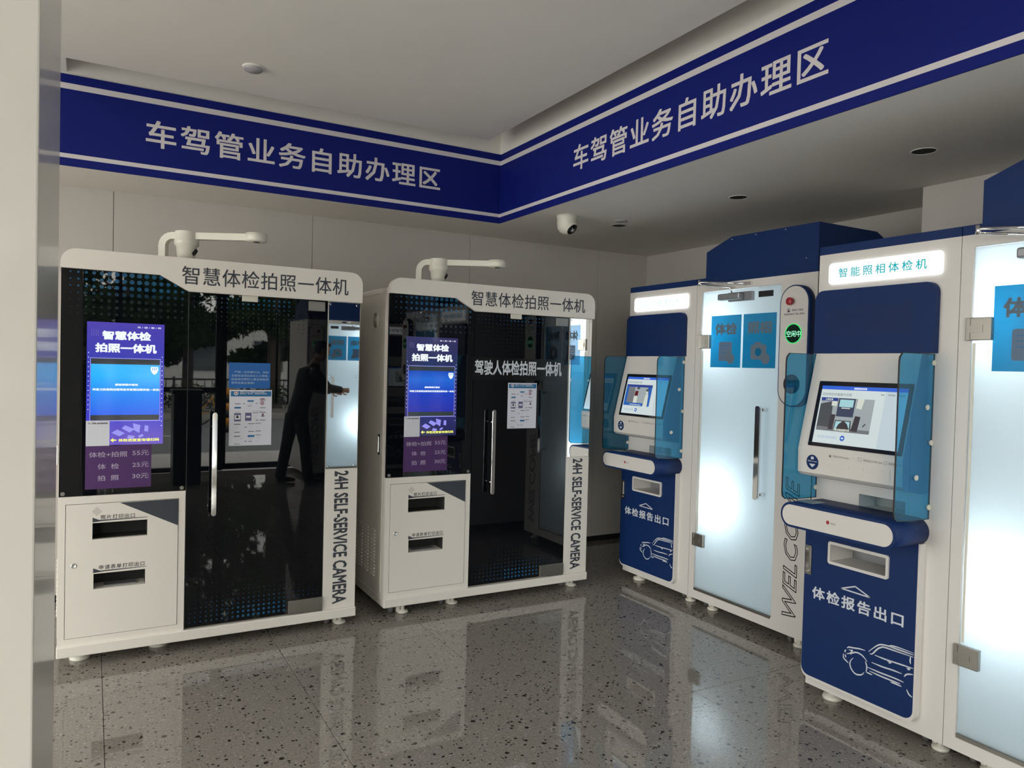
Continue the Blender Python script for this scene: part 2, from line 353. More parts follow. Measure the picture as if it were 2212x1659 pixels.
t = empty('smoke_detector', (.74, 4.22, ZC), 0, 'round white smoke detector on the ceiling left of the corner', 'detector')
MB().lathe((0, 0, 0), [(.050, 0), (.050, -.012), (.044, -.020), (0, -.022)]).build('cover', mat('detector plastic', (.42, .41, .43), .5), t)
MB().lathe((0, 0, 0), [(.056, 0), (.056, -.006), (.05, -.007)]).build('base_ring', M_ceil, t)
def dome_camera(parent, rot, name0='housing'):
    MB().lathe((0, 0, 0), [(.0, 0), (.056, 0), (.056, -.018), (.053, -.022), (.053, -.05), (.050, -.08), (.036, -.105), (.016, -.117), (0, -.12)]).build(name0, M_cream, parent)
    R = Matrix.Rotation(rot[1], 3, 'Z') @ Matrix.Rotation(rot[0], 3, 'X')
    c = R @ Vector((0, 0, -.045)) + Vector((0, 0, -.06))
    MB().lathe(c, [(0, -.012), (.030, -.010), (.036, -.004), (.036, .02)], rot=R).build('lens_cover', M_blk, parent)
    MB().lathe(c, [(.036, .018), (.041, .010), (.041, -.002), (.036, -.006)], rot=R).build('lens_ring', M_cream, parent)
    MB().lathe(R @ Vector((0, .004, -.058)) + Vector((0, 0, -.06)), [(0, -.002), (.012, 0), (.014, .004)], rot=R).build('lens', M_chrome, parent)
t = empty('dome_camera', (2.855, 4.325, ZS), 0, 'white turret security camera on the soffit near the banner corner', 'camera')
dome_camera(t, (math.radians(-52), math.radians(22))); t.scale = (1.25, 1.25, 1.1)

# ------------------------------------------------------------------ photo machine (black glass)
def caster(parent, x, y, foot=False):
    c = MB()
    if foot:
        c.lathe((x, y, 0), [(0, .0), (.045, .0), (.048, .006), (.045, .018), (.018, .024), (.016, .07)], 20).build('levelling_foot', M_cream, parent); return
    c.box(x - .022, x + .022, y - .026, y + .026, .058, .066).box(x - .021, x - .017, y - .004, y + .024, .02, .06).box(x + .017, x + .021, y - .004, y + .024, .02, .06)
    c.lathe((x + .045, y - .02, .0), [(0, .002), (.034, .002), (.036, .010), (.033, .016), (.012, .020), (.012, .06)], 18)
    o = c.build('caster', M_cream, parent)
    for dx in (-.040, .006): MB().lathe((x + dx, y + .004, .030), [(0, 0), (.024, 0), (.030, .004), (.030, .020), (.024, .024), (0, .024)], 18, rot=Matrix.Rotation(PI / 2, 3, 'Y')).build('wheel', M_cream if dx > 0 else M_rubber, o)
def dots(mb, x0, z0, nx, nz, sx, sz, size, clip=None):
    for j in range(nz):
        for i in range(nx):
            x, z = x0 + i * sx, z0 - j * sz
            if clip and not clip(x, z): continue
            r, mi = size(i, j)
            if r > .0012: disc(mb, x, z, r, -.0006, 8, mi)
D0 = mat('dot blue', (.010, .085, .19), .12); D1 = mat('dot dim blue', (.006, .032, .075), .12); D2 = mat('dot grey', (.010, .016, .022), .12)
SCR = {}
def emi(name, c, s=1.0):
    return mat(name, (.01, .01, .012), .08, emit=c, es=s)
def grad_emit(name, stops, axis='z', lo=0, hi=1, s=1.0):
    """screen picture: colour runs across the lit panel, in object space"""
    m = mat(name, (.01, .01, .012), .08, emit=(1, 1, 1), es=s); nt = m.node_tree; b = nt.nodes['Principled BSDF']
    tc = nt.nodes.new('ShaderNodeTexCoord'); sp = nt.nodes.new('ShaderNodeSeparateXYZ'); mr = nt.nodes.new('ShaderNodeMapRange')
    mr.inputs['From Min'].default_value = lo; mr.inputs['From Max'].default_value = hi
    cr = nt.nodes.new('ShaderNodeValToRGB')
    while len(cr.color_ramp.elements) < len(stops): cr.color_ramp.elements.new(.5)
    for e, (p, c) in zip(cr.color_ramp.elements, stops): e.position = p; e.color = (*c, 1)
    nt.links.new(tc.outputs['Object'], sp.inputs[0]); nt.links.new(sp.outputs['XYZ'.index(axis.upper())], mr.inputs['Value'])
    nt.links.new(mr.outputs[0], cr.inputs[0]); nt.links.new(cr.outputs[0], b.inputs['Emission Color']); return m
def photo_machine(loc, label):
    t = empty('photo_machine', loc, 0, label, 'photo machine', 'black glass photo machines')
    # cabinet
    MB().bbox(0, 1.5, .15, 1.05, .115, 2.02, .006).box(0, 1.5, .022, .15, .858, 2.015).box(.574, 1.5, .022, .15, .116, .858).build('cabinet', M_white, t)
    MB().bbox(-.002, 1.503, -.014, 1.055, .062, .116, .004).build('base', M_white, t)
    MB().prism(rect(0, .572, .116, .856), 0, .15, [rect(.030, .540, .150, .818)]).build('front_frame', M_white, t)
    h1, h2 = rect(.147, .393, .636, .7185), rect(.154, .386, .386, .463)
    dr = MB().prism(rect(.0325, .5375, .1525, .8155), -.002, .12, [h1, h2]).build('front_door', M_white, t)
    MB().box(.14, .40, .118, .1195, .62, .73).build('slot_liner', M_dark, dr); MB().box(.148, .392, .02, .118, .6365, .638).build('slot_liner', M_dark, dr)
    for a_ in ((.147, .1478, .636, .7185), (.3922, .393, .636, .7185), (.154, .1548, .386, .463), (.3852, .386, .386, .463)): MB().box(a_[0], a_[1], .0, .118, a_[2], a_[3]).build('slot_liner', M_dark, dr)
    MB().box(.15, .39, .118, .1195, .37, .47).build('slot_liner', M_dark, dr)
    MB().box(.20, .345, .03, .1, .388, .392).build('paper_tray', M_alu, dr)
    MB().add([(.267, -.0026, .8135), (.537, -.0026, .8155), (.537, -.0026, .676)], [[0, 1, 2]]).build('charcoal_corner', M_gprint, dr)
    for z in (.7225, .4675):
        x0, x1 = (.147, .393) if z > .6 else (.152, .391)
        MB().add([(x0, -.0026, z), (x0 + .045, -.0026, z + .004), (x1, -.0026, z + .008), (x1, -.0026, z + .0105), (x0 + .03, -.0026, z + .010), (x0, -.0026, z + .024)], [[0, 1, 4, 5], [1, 2, 3, 4]]).build('charcoal_flag', M_gprint, dr)
    g = MB()
    for i in range(-5, 6):
        for j in range(-(5 - abs(i)), 6 - abs(i)):
            disc(g, .166 + i * .0042, .776 + j * .0042, .0011, -.0026, 6)
    text_into(g, '照片打印出口', .182, .335, .7335, .7565, -.0026, .01, space=1.25); text_into(g, '申请表单打印出口', .178, .382, .4815, .5045, -.0026, .01, space=1.25)
    g.build('lettering', M_ink, dr)
    k = MB().lathe((.068, 0, .513), [(.013, .0), (.013, .004), (.009, .006), (.008, .003), (0, .003)], 18, rot=Matrix.Rotation(PI / 2, 3, 'X')).build('lock', M_chrome, dr)
    # black glass
    gl = MB().prism([(.001, .858), (.572, .858), (.572, 1.905), (.43, 1.98), (.001, 1.98)], 0, .02).build('glass_panel', M_blk, t)
    dg = MB()
    edge = lambda x, z: z < 1.972 - max(0, (x - .43)) * .54 and x < .56
    def s1(i, j): f = 1 - ((i - 9) / 11) ** 2; f = max(f, .35); return .0122 * f * (1 - .05 * j), (0 if j < 3 else 1 if j < 4 else 2)
    dots(dg, .040, 1.962, 16, 7, .0335, .0335, s1, edge); o = dg.build('dot_print', [D0, D1, D2], gl); o['kind'] = 'stuff'
    for x, z in ((.018, .872), (.553, .872)): MB().cyl((x, -.004, z), .010, .004, 'y', 14).build('screw', M_steel, gl)
    dl = MB().box(.576, 1.305, 0, .014, .124, 1.905).build('glass_door', M_blk, t)
    dg = MB()
    def s2(i, j): f = max(0, 1 - ((i - 13) / 15) ** 2); return .0078 * (.35 + .65 * f) * (1 - .085 * j), (0 if j < 3 and 8 < i < 19 else 1 if j < 5 else 2)
    for j in range(11):
        for i in range(26):
            x, z = .600 + i * .0272, .150 + j * .0245
            if x > 1.10 and z < .21: continue
            r, mi = s2(i, j); disc(dg, x, z, r, -.0006, 8, mi)
            r, mi = s2(i, j); disc(dg, x, 1.878 - j * .0245, r * .8, -.0006, 8, max(mi, 0 if j < 2 else 1 if j < 3 else 2))
    o = dg.build('dot_print', [D0, D1, D2], dl); o['kind'] = 'stuff'
    h = MB().prism(rrect(.692, .716, .722, 1.270, .0118), -.062, -.048, smooth=True)
    h.build('door_handle', M_chrome, dl); MB().cyl((.704, -.048, .80), .009, .048, 'y', 14).build('handle_post', M_chrome, dl); MB().cyl((.704, -.048, 1.19), .009, .048, 'y', 14).build('handle_post', M_chrome, dl)
    MB().bbox(1.112, 1.305, -.010, .018, .125, .199, .002).box(1.19, 1.30, -.004, .03, .113, .125).build('patch_fitting', M_steel, dl)
    MB().bbox(1.196, 1.290, -.009, .018, 1.838, 1.893, .002).build('patch_fitting', M_steel, dl)
    MB().bbox(.838, .921, -.006, 0, 1.868, 1.900, .002).build('door_magnet', M_cream, dl)
    # right column
    cl = MB().box(1.308, 1.5, 0, .022, .117, .934).box(1.308, 1.5, .004, .022, .934, 1.905).build('column', M_white, t)
    mr = MB().box(1.313, 1.495, -.003, .003, .937, 1.896).build('mirror_panel', M_mirror, cl)
    mr['label'] = 'tall mirror panel'
    for x, z in ((1.328, 1.47), (1.481, 1.47), (1.326, .949), (1.480, .951), (1.326, 1.885), (1.480, 1.885)): MB().cyl((x, -.008, z), .008, .006, 'y', 12).build('screw', M_chrome, cl)
    lettering(cl, '24H SELF-SERVICE CAMERA', 1.364, 1.448, .146, .922, -.0008, M_gprint, bold=.022, rot=-1)
    # header
    hp = [(.435, 1.975), (.573, 1.9), (1.503, 1.9)]
    hp += [(1.433 + .07 * math.cos(a), 2.002 + .07 * math.sin(a)) for a in [PI / 2 * i / 6 for i in range(7)]]
    hp += [(.065 + .067 * math.cos(a), 2.003 + .07 * math.sin(a)) for a in [PI / 2 + PI / 2 * i / 6 for i in range(7)]] + [(-.002, 1.977)]
    hd = MB().prism(hp, -.022, .03).build('header', M_white, t)
    lettering(hd, '智慧体检拍照一体机', .537, 1.418, 1.9365, 2.0315, -.0228, M_gprint, bold=.006, space=1.06)
    # side details (left flank)
    sp = MB().box(-.003, 0, .06, 1.0, .144, 1.957).box(-.004, .0, .03, 1.05, 1.985, 1.99).build('side_door', M_white, t)
    lv = MB()
    for c in range(4):
        for r in range(14): lv.add([(-.003, .165 + c * .12, .215 + r * .0215), (-.003, .235 + c * .12, .215 + r * .0215), (-.010, .235 + c * .12, .221 + r * .0215), (-.010, .165 + c * .12, .221 + r * .0215), (-.003, .165 + c * .12, .229 + r * .0215), (-.003, .235 + c * .12, .229 + r * .0215)], [[0, 1, 2, 3], [3, 2, 5, 4], [0, 3, 4], [1, 5, 2]])
    lv.build('louvre_vents', M_white, sp)['kind'] = 'stuff'
    vt = MB()
    vt.lathe((-.003, .232, 1.823), [(.052, 0), (.052, .002), (0, .002)], 24, rot=Matrix.Rotation(-PI / 2, 3, 'Y')).build('round_vent', M_white, sp)
    vt = MB()
    for r in (.046, .038, .030, .022, .014):
        for s in (1, -1):
            n = 8; a0 = .5
            ring = [(-.0055, .232 + rr * math.sin(-a0 + 2 * a0 * i / n) * 1.3, 1.823 + s * rr * math.cos(-a0 + 2 * a0 * i / n)) for i in range(n + 1) for rr in (r, r - .004)]
            vt.add(ring, [[2 * i, 2 * i + 1, 2 * i + 3, 2 * i + 2] for i in range(n)])
    vt.build('vent_slots', M_black, sp)['kind'] = 'stuff'
    MB().box(-.005, -.003, .115, .14, .985, 1.112).build('latch', M_black, sp); MB().bbox(-.012, -.004, .120, .133, 1.0, 1.10, .002).build('latch', M_chrome, sp)
    # camera arm on the roof
    ax, ay, az = .462, .175, 2.205; d = Vector((.866, -.5, 0)); n_ = Vector((.5, .866, 0))
    ar = MB(); A = Vector((ax, ay, az))
    pts = [A + Vector((0, 0, -.19))] + [A + Vector((0, 0, -.055))] + [A + d * (.055 * (1 - math.cos(a))) + Vector((0, 0, -.055 + .055 * math.sin(a))) for a in [PI / 2 * i / 5 for i in range(1, 6)]] + [A + d * .46]
    vs = []; fs = []
    for i, p in enumerate(pts):
        tan = (pts[min(i + 1, len(pts) - 1)] - pts[max(i - 1, 0)]).normalized(); up_ = n_.cross(tan)
        for sa, sb in ((-1, -1), (1, -1), (1, 1), (-1, 1)): vs.append(p + n_ * (.020 * sa) + up_ * (.018 * sb))
    for i in range(len(pts) - 1):
        for k in range(4): l = (k + 1) % 4; fs.append([i * 4 + k, i * 4 + l, i * 4 + 4 + l, i * 4 + 4 + k])
    fs += [[3, 2, 1, 0], [len(vs) - 4 + k for k in range(4)]]
    ar.add(vs, fs); e = A + d * .50
    ar.lathe((e.x, e.y, az - .022), [(0, 0), (.050, 0), (.056, .006), (.056, .044), (0, .044)], 26)
    arm = ar.build('camera_arm', M_cream, t)
    MB().lathe((e.x, e.y, az - .024), [(0, 0), (.016, 0), (.018, .003)], 16).build('lens', M_black, arm)
    c = A + d * .125
    MB().lathe((c.x, c.y, az - .018), [(.058, .04), (.058, .0), (.062, -.006), (.062, -.030), (.052, -.040), (.048, -.08), (.040, -.115), (0, -.12)], 26).build('arm_camera', M_cream, arm)
    MB().lathe((c.x + .028, c.y - .018, az - .085), [(.0, -.02), (.024, -.016), (.028, .0)], 16, rot=Matrix.Rotation(-.9, 3, 'Y')).build('arm_camera_lens', M_black, arm)
    # screen behind the glass panel
    Y = -.0012
    bgm = grad_emit('screen violet', [(0, (.16, .08, .62)), (.25, (.06, .06, .70)), (.6, (.035, .05, .55)), (1, (.09, .06, .50))], 'z', 1.107, 1.722, .8)
    s = MB().box(.113, .460, Y, 0, 1.107, 1.722).build('screen', bgm, t); s['label'] = 'lit violet screen'
    vid = grad_emit('screen video', [(0, (.02, .10, .75)), (.45, (.02, .24, .85)), (.8, (.02, .42, 1.0)), (1, (.03, .42, 1.0))], 'z', 1.25, 1.51, 1.1)
    frect(MB(), .132, .440, 1.258, 1.513, Y - .0004).build('video_picture', vid, s)
    E0 = emi('screen dark', (.03, .035, .04)); EW = emi('screen white', (.85, .92, 1.0), 1.1); EL = emi('screen line', (.35, .35, .9)); EY = emi('screen yellow', (.95, .95, .18)); EP = emi('screen pale violet', (.30, .28, .85))
    g = MB(); frect(g, .132, .440, 1.513, 1.541, Y - .0004, 0); frect(g, .132, .440, 1.231, 1.258, Y - .0004, 0)
    for a in ((.128, .444, 1.541, 1.544), (.128, .444, 1.2265, 1.231), (.128, .1305, 1.228, 1.544), (.4415, .444, 1.228, 1.544)): frect(g, *a, Y - .0006, 1)
    for i in range(13): frect(g, .119, .123, 1.285 + i * .0235, 1.2885 + i * .0235, Y - .0006, 2)
    for i in range(16): frect(g, .449, .453, 1.200 + i * .0235, 1.2035 + i * .0235, Y - .0006, 2)
    for i in range(4):
        for j in range(4): frect(g, .133 + i * .009, .1345 + i * .009, 1.655 + j * .009, 1.6565 + j * .009, Y - .0006, 2)
    # little isometric desk scene
    for q in ([(.25, 1.185), (.285, 1.165), (.26, 1.150), (.225, 1.168)], [(.285, 1.205), (.33, 1.185), (.305, 1.168), (.27, 1.19)], [(.32, 1.215), (.355, 1.205), (.35, 1.165), (.325, 1.18)], [(.375, 1.205), (.392, 1.20), (.39, 1.17), (.372, 1.175)], [(.30, 1.155), (.33, 1.15), (.322, 1.135), (.295, 1.14)], [(.345, 1.15), (.365, 1.16), (.37, 1.15), (.35, 1.14)]):
        g.add([(x, Y - .0006, z) for x, z in q], [[0, 1, 2, 3]], 3)
    g.build('screen_graphics', [E0, EL, EW, EP], s)
    g = MB(); text_into(g, '智慧体检', .179, .398, 1.635, 1.680, Y - .0008, .035); text_into(g, '拍照一体机', .149, .425, 1.571, 1.618, Y - .0008, .035)
    text_into(g, '欢 / 迎 / 使 / 用', .335, .443, 1.698, 1.707, Y - .0008, .01); text_into(g, '感谢观看并使用', .238, .340, 1.405, 1.416, Y - .0008, .035); text_into(g, '神盾卫民医院远程驾驶员智慧拍照体检一体机！', .139, .444, 1.380, 1.392, Y - .0008, .03)
    g.add([(.400, Y - .0008, 1.503), (.432, Y - .0008, 1.503), (.434, Y - .0008, 1.488), (.426, Y - .0008, 1.470), (.416, Y - .0008, 1.463), (.406, Y - .0008, 1.470), (.398, Y - .0008, 1.488)], [[0, 1, 2, 3, 4, 5, 6]])
    g.build('lettering', EW, s)
    g = MB()
    for i in range(3): g.add([(.404 + i * .009, Y - .001, 1.485), (.407 + i * .009, Y - .001, 1.485), (.411 + i * .009, Y - .001, 1.500), (.408 + i * .009, Y - .001, 1.500)], [[0, 1, 2, 3]])
    g.build('emblem_bars', emi('screen blue', (.02, .25, .8)), s)
    g = MB(); text_into(g, '体检进度查询请扫码', .256, .442, 1.122, 1.138, Y - .0008, .025)
    g.add([(.220, Y - .0008, 1.131), (.234, Y - .0008, 1.142), (.234, Y - .0008, 1.134), (.247, Y - .0008, 1.134), (.247, Y - .0008, 1.128), (.234, Y - .0008, 1.128), (.234, Y - .0008, 1.120)], [[0, 1, 2, 3, 4, 5, 6]]); g.build('lettering', EY, s)
    for x, y, f in ((.098, .133, 1), (.465, .16, 1), (1.39, .10, 0), (1.40, .9, 0), (.10, .9, 0)): caster(t, x, y, f)
    return t
M1 = (-.135, 4.222); M2 = (1.56, 4.27)
m1 = photo_machine((*M1, 0), 'photo machine with black glass door nearest the left pillar, reflecting the street and a man')
m2 = copy_tree(m1); m2.location = (*M2, 0); arm2 = [o for o in m2.children if o.name.startswith('camera_arm')][0]; arm2.location.x -= .205; m2['label'] = 'photo machine with black glass door standing right of the other, lettered strip across its door'
nt_feet = [o for o in m2.children if o.name.startswith('levelling_foot')]
for o in nt_feet: bpy.data.objects.remove(o)
for x, y in ((.10, .07), (.455, .10)): caster(m2, x, y)
dl2 = [o for o in m2.children if o.name.startswith('glass_door')][0]
stp = MB().box(.566, 1.270, -.0016, -.0008, 1.462, 1.608).build('film_strip', mat('black film', (.008, .009, .011), .12), dl2)
lettering(dl2, '驾驶人体检拍照一体机', .583, 1.250, 1.494, 1.592, -.002, M_wprint, bold=.02)
# ---- sheets stuck on the machines
def price_notice(loc, label, group='purple price notices'):
    t = empty('price_notice', loc, 0, label, 'notice', group)
    MB().box(0, .295, -.0008, 0, 0, .216).build('sheet', M_purple, t)
    g = MB(); text_into(g, '体检+拍照', .016, .185, .158, .186, -.0011, .012); text_into(g, '55元', .208, .283, .162, .189, -.0011, .012)
    text_into(g, '体  检', .054, .148, .098, .126, -.0011, .012); text_into(g, '25元', .208, .283, .102, .128, -.0011, .012)
    text_into(g, '拍  照', .054, .148, .040, .068, -.0011, .012); text_into(g, '30元', .208, .283, .044, .070, -.0011, .012)
    g.build('lettering', mat('lilac print', (.40, .34, .48), .6), t); return t
pn = price_notice((M1[0] + .112, M1[1] - .0016, .888), 'purple price notice on the machine nearest the left pillar')
# the second machine shows a darker picture
scr2 = [o for o in m2.children if o.name.startswith('screen')][0]
scr2.data = scr2.data.copy(); scr2.data.materials[0] = grad_emit('screen night blue', [(0, (.02, .02, .10)), (.3, (.035, .03, .22)), (.7, (.02, .03, .12)), (1, (.035, .03, .13))], 'z', 1.107, 1.722, .8); scr2['label'] = 'lit dark blue screen'
v2 = [o for o in scr2.children if o.name.startswith('video_picture')][0]
v2.data = v2.data.copy(); v2.data.materials[0] = grad_emit('screen video deep', [(0, (.03, .03, .45)), (.45, (.01, .05, .62)), (.8, (.02, .16, .80)), (1, (.01, .08, .60))], 'z', 1.25, 1.51, .8)
p2 = copy_tree(pn); p2.location = (M2[0] + .108, M2[1] - .0016, .888); p2['label'] = 'purple price notice on the machine with the lettered door strip'
def scan_sheet(loc, label):
    t = empty('scan_notice', loc, 0, label, 'notice', 'small white scan notices')
    MB().box(0, .103, -.0008, 0, 0, .126).build('sheet', M_paper, t)
    lettering(t, '扫二维码 查体检结果', .009, .095, .109, .117, -.0011, M_ink, bold=.02); return t
sn = scan_sheet((M1[0] + .113, M1[1] - .003, 1.104), 'small white scan notice at lower left of the screen nearest the left pillar')
s2_ = copy_tree(sn); s2_.location = (M2[0] + .108, M2[1] - .003, 1.104); s2_['label'] = 'small white scan notice at lower left of the right hand machine screen'
t = empty('warning_notice', (M1[0] + .778, M1[1] - .001, 1.397), 0, 'blue warning notice with white writing on the glass door, above a white poster', 'notice')
MB().box(0, .215, -.0008, 0, 0, .139).build('sheet', M_bpost, t)
g = MB()
for i, (s_, x0, x1) in enumerate((('严禁一切作弊行为，体检', .028, .206), ('全程有监控及后台人工审核，', .012, .206), ('如发现作弊列入黑名单取消', .012, .206), ('驾考及换证资格！', .012, .132))): text_into(g, s_, x0, x1, .082 - i * .0195, .0945 - i * .0195, -.0011, .012)
g.build('lettering', mat('pale blue print', (.35, .48, .66), .6), t)
def howto_poster(loc, label):
    t = empty('instruction_poster', loc, 0, label, 'poster', 'white instruction posters')
    w, h = .222, .303
    MB().box(0, w, -.0008, 0, 0, h).build('sheet', M_paper, t)
    X = lambda a: (a - 90) / 715 * w; Z = lambda b: h - (b - 575) / 990 * h
    g = MB(); frect(g, X(112), X(792), Z(690), Z(597), -.0011, 0)
    for a in ((390, 495, 758, 785), (175, 283, 875, 905), (405, 518, 1380, 1415)): frect(g, X(a[0]), X(a[1]), Z(a[3]), Z(a[2]), -.0011, 0)
    for a in ((180, 276, 816, 826), (600, 700, 748, 758), (605, 700, 886, 895), (320, 352, 814, 824), (530, 562, 808, 818), (400, 460, 856, 864), (480, 580, 978, 986), (600, 704, 970, 980), (535, 578, 1108, 1118), (604, 704, 1108, 1118), (172, 278, 1178, 1190), (405, 512, 1170, 1180), (527, 632, 1165, 1174), (178, 272, 1322, 1332), (412, 512, 1310, 1320), (532, 630, 1304, 1314), (170, 280, 1390, 1402), (530, 632, 1374, 1382), (350, 386, 1232, 1242), (350, 386, 1484, 1494), (172, 274, 1530, 1538), (415, 480, 1490, 1498)): frect(g, X(a[0]), X(a[1]), Z(a[3]), Z(a[2]), -.0011, 1)
    for a in ((172, 284, 986, 1132), (355, 462, 980, 1125)): frect(g, X(a[0]), X(a[1]), Z(a[3]), Z(a[2]), -.0011, 3)
    for a in ((182, 274, 1020, 1100), (372, 445, 1035, 1068)): frect(g, X(a[0]), X(a[1]), Z(a[3]), Z(a[2]), -.0013, 4)
    for a in ((170, 276, 1195, 1262), (412, 516, 1185, 1300), (530, 630, 1180, 1290), (408, 510, 790, 850), (175, 280, 1405, 1520), (405, 516, 1418, 1480), (530, 630, 1386, 1500), (480, 576, 1020, 1095), (272, 350, 1425, 1450)):
        for k in range(3): z = Z(a[2] + (a[3] - a[2]) * (k + .5) / 3); frect(g, X(a[0] + 8), X(a[1] - 12 - 14 * k), z - .0006, z, -.0011, 2)
    disc(g, X(227), Z(1045), .006, -.0014, 10, 1); frect(g, X(205), X(250), Z(1075), Z(1058), -.0014, 1)
    disc(g, X(655), Z(1012), .0055, -.0011, 10, 5); frect(g, X(628), X(682), Z(1050), Z(1032), -.0011, 1)
    disc(g, X(200), Z(630), .012, -.0013, 14, 4); disc(g, X(200), Z(625), .0085, -.0015, 14, 5); disc(g, X(200), Z(625), .005, -.0017, 12, 4)
    disc(g, X(640), Z(805), .013, -.0011, 12, 6, .9); frect(g, X(605), X(680), Z(740), Z(725), -.0011, 5)
    text_into(g, '交管12123APP 驾驶证业务办理流程', X(262), X(680), Z(622), Z(600), -.0013, .02, mi=4); text_into(g, '换证补证，足不出户，驾驶体检在线办理!', X(262), X(720), Z(652), Z(630), -.0013, .02, mi=4)
    text_into(g, '高效便民', X(190), X(272), Z(972), Z(955), -.0011, 0, mi=2); text_into(g, '完成体检拍照后自动上传', X(460), X(675), Z(962), Z(944), -.0011, 0, mi=2)
    g.build('printing', [mat('poster blue', (.012, .14, .34), .5), M_ink, mat('poster grey', (.28, .28, .33), .6), mat('poster violet', (.13, .12, .26), .6), mat('poster white', (.75, .76, .82), .6), mat('poster red', (.20, .04, .06), .6), mat('poster pink', (.45, .30, .38), .6)], t); return t
hp1 = howto_poster((M1[0] + .782, M1[1] - .001, 1.085), 'white instruction poster directly below the blue warning notice')
hp2 = copy_tree(hp1); hp2.location = (M2[0] + .832, M2[1] - .001, 1.142); hp2['label'] = 'white instruction poster below the lettered strip of the right hand machine'

# ------------------------------------------------------------------ blue and white kiosks
CAR = [[(0.255, 0.319), (0.266, 0.327), (0.285, 0.33), (0.321, 0.337), (0.349, 0.339)], [(0.251, 0.309), (0.245, 0.302), (0.249, 0.298)], [(0.265, 0.316), (0.277, 0.315), (0.285, 0.318), (0.275, 0.303), (0.254, 0.293)], [(0.238, 0.289), (0.239, 0.27), (0.253, 0.261), (0.266, 0.254)], [(0.247, 0.288), (0.249, 0.281), (0.252, 0.275)], [(0.274, 0.296), (0.286, 0.307), (0.306, 0.316), (0.33, 0.314), (0.346, 0.306), (0.361, 0.293)], [(0.29, 0.286), (0.277, 0.269), (0.274, 0.25), (0.284, 0.231), (0.303, 0.219), (0.323, 0.221), (0.339, 0.229), (0.348, 0.242)], [(0.352, 0.292), (0.36, 0.271), (0.358, 0.246)], [(0.358, 0.246), (0.389, 0.245)], [(0.361, 0.27), (0.425, 0.268), (0.497, 0.269), (0.539, 0.267)], [(0.374, 0.257), (0.426, 0.254), (0.486, 0.254), (0.524, 0.255)], [(0.477, 0.246), (0.503, 0.247), (0.53, 0.246)], [(0.366, 0.34), (0.396, 0.37), (0.418, 0.387), (0.437, 0.393), (0.463, 0.396), (0.479, 0.402), (0.515, 0.405), (0.5795, 0.404)], [(0.372, 0.334), (0.385, 0.336), (0.409, 0.365), (0.428, 0.379), (0.445, 0.384), (0.516, 0.386), (0.5795, 0.387)], [(0.468, 0.395), (0.516, 0.396), (0.5795, 0.396)], [(0.397, 0.335), (0.447, 0.334), (0.518, 0.337), (0.5795, 0.340)], [(0.383, 0.298), (0.436, 0.297), (0.484, 0.3), (0.529, 0.3)], [(0.566, 0.385), (0.564, 0.368), (0.567, 0.355)], [(0.46, 0.329), (0.478, 0.331), (0.466, 0.323)], [(0.549, 0.331), (0.565, 0.333), (0.554, 0.326)], [(0.54, 0.292), (0.552, 0.306), (0.5795, 0.315)], [(0.553, 0.243), (0.564, 0.226), (0.5795, 0.219)]]
ta = Vector((-.040, 1.65)); tb = Vector((-.146, 1.205)); TLn = (tb - ta).length; td = (tb - ta) / TLn; tn = Vector((td.y, -td.x))
def tilt(v):   # (x, -height, -s) in flat coordinates -> on the sloping face
    s = -v[2]; h = -v[1]; p = ta + td * s + tn * h
    return (v[0], p.x, p.y)
KWS = emi('lightbox white', (1.0, 1.0, 1.0), 1.5)
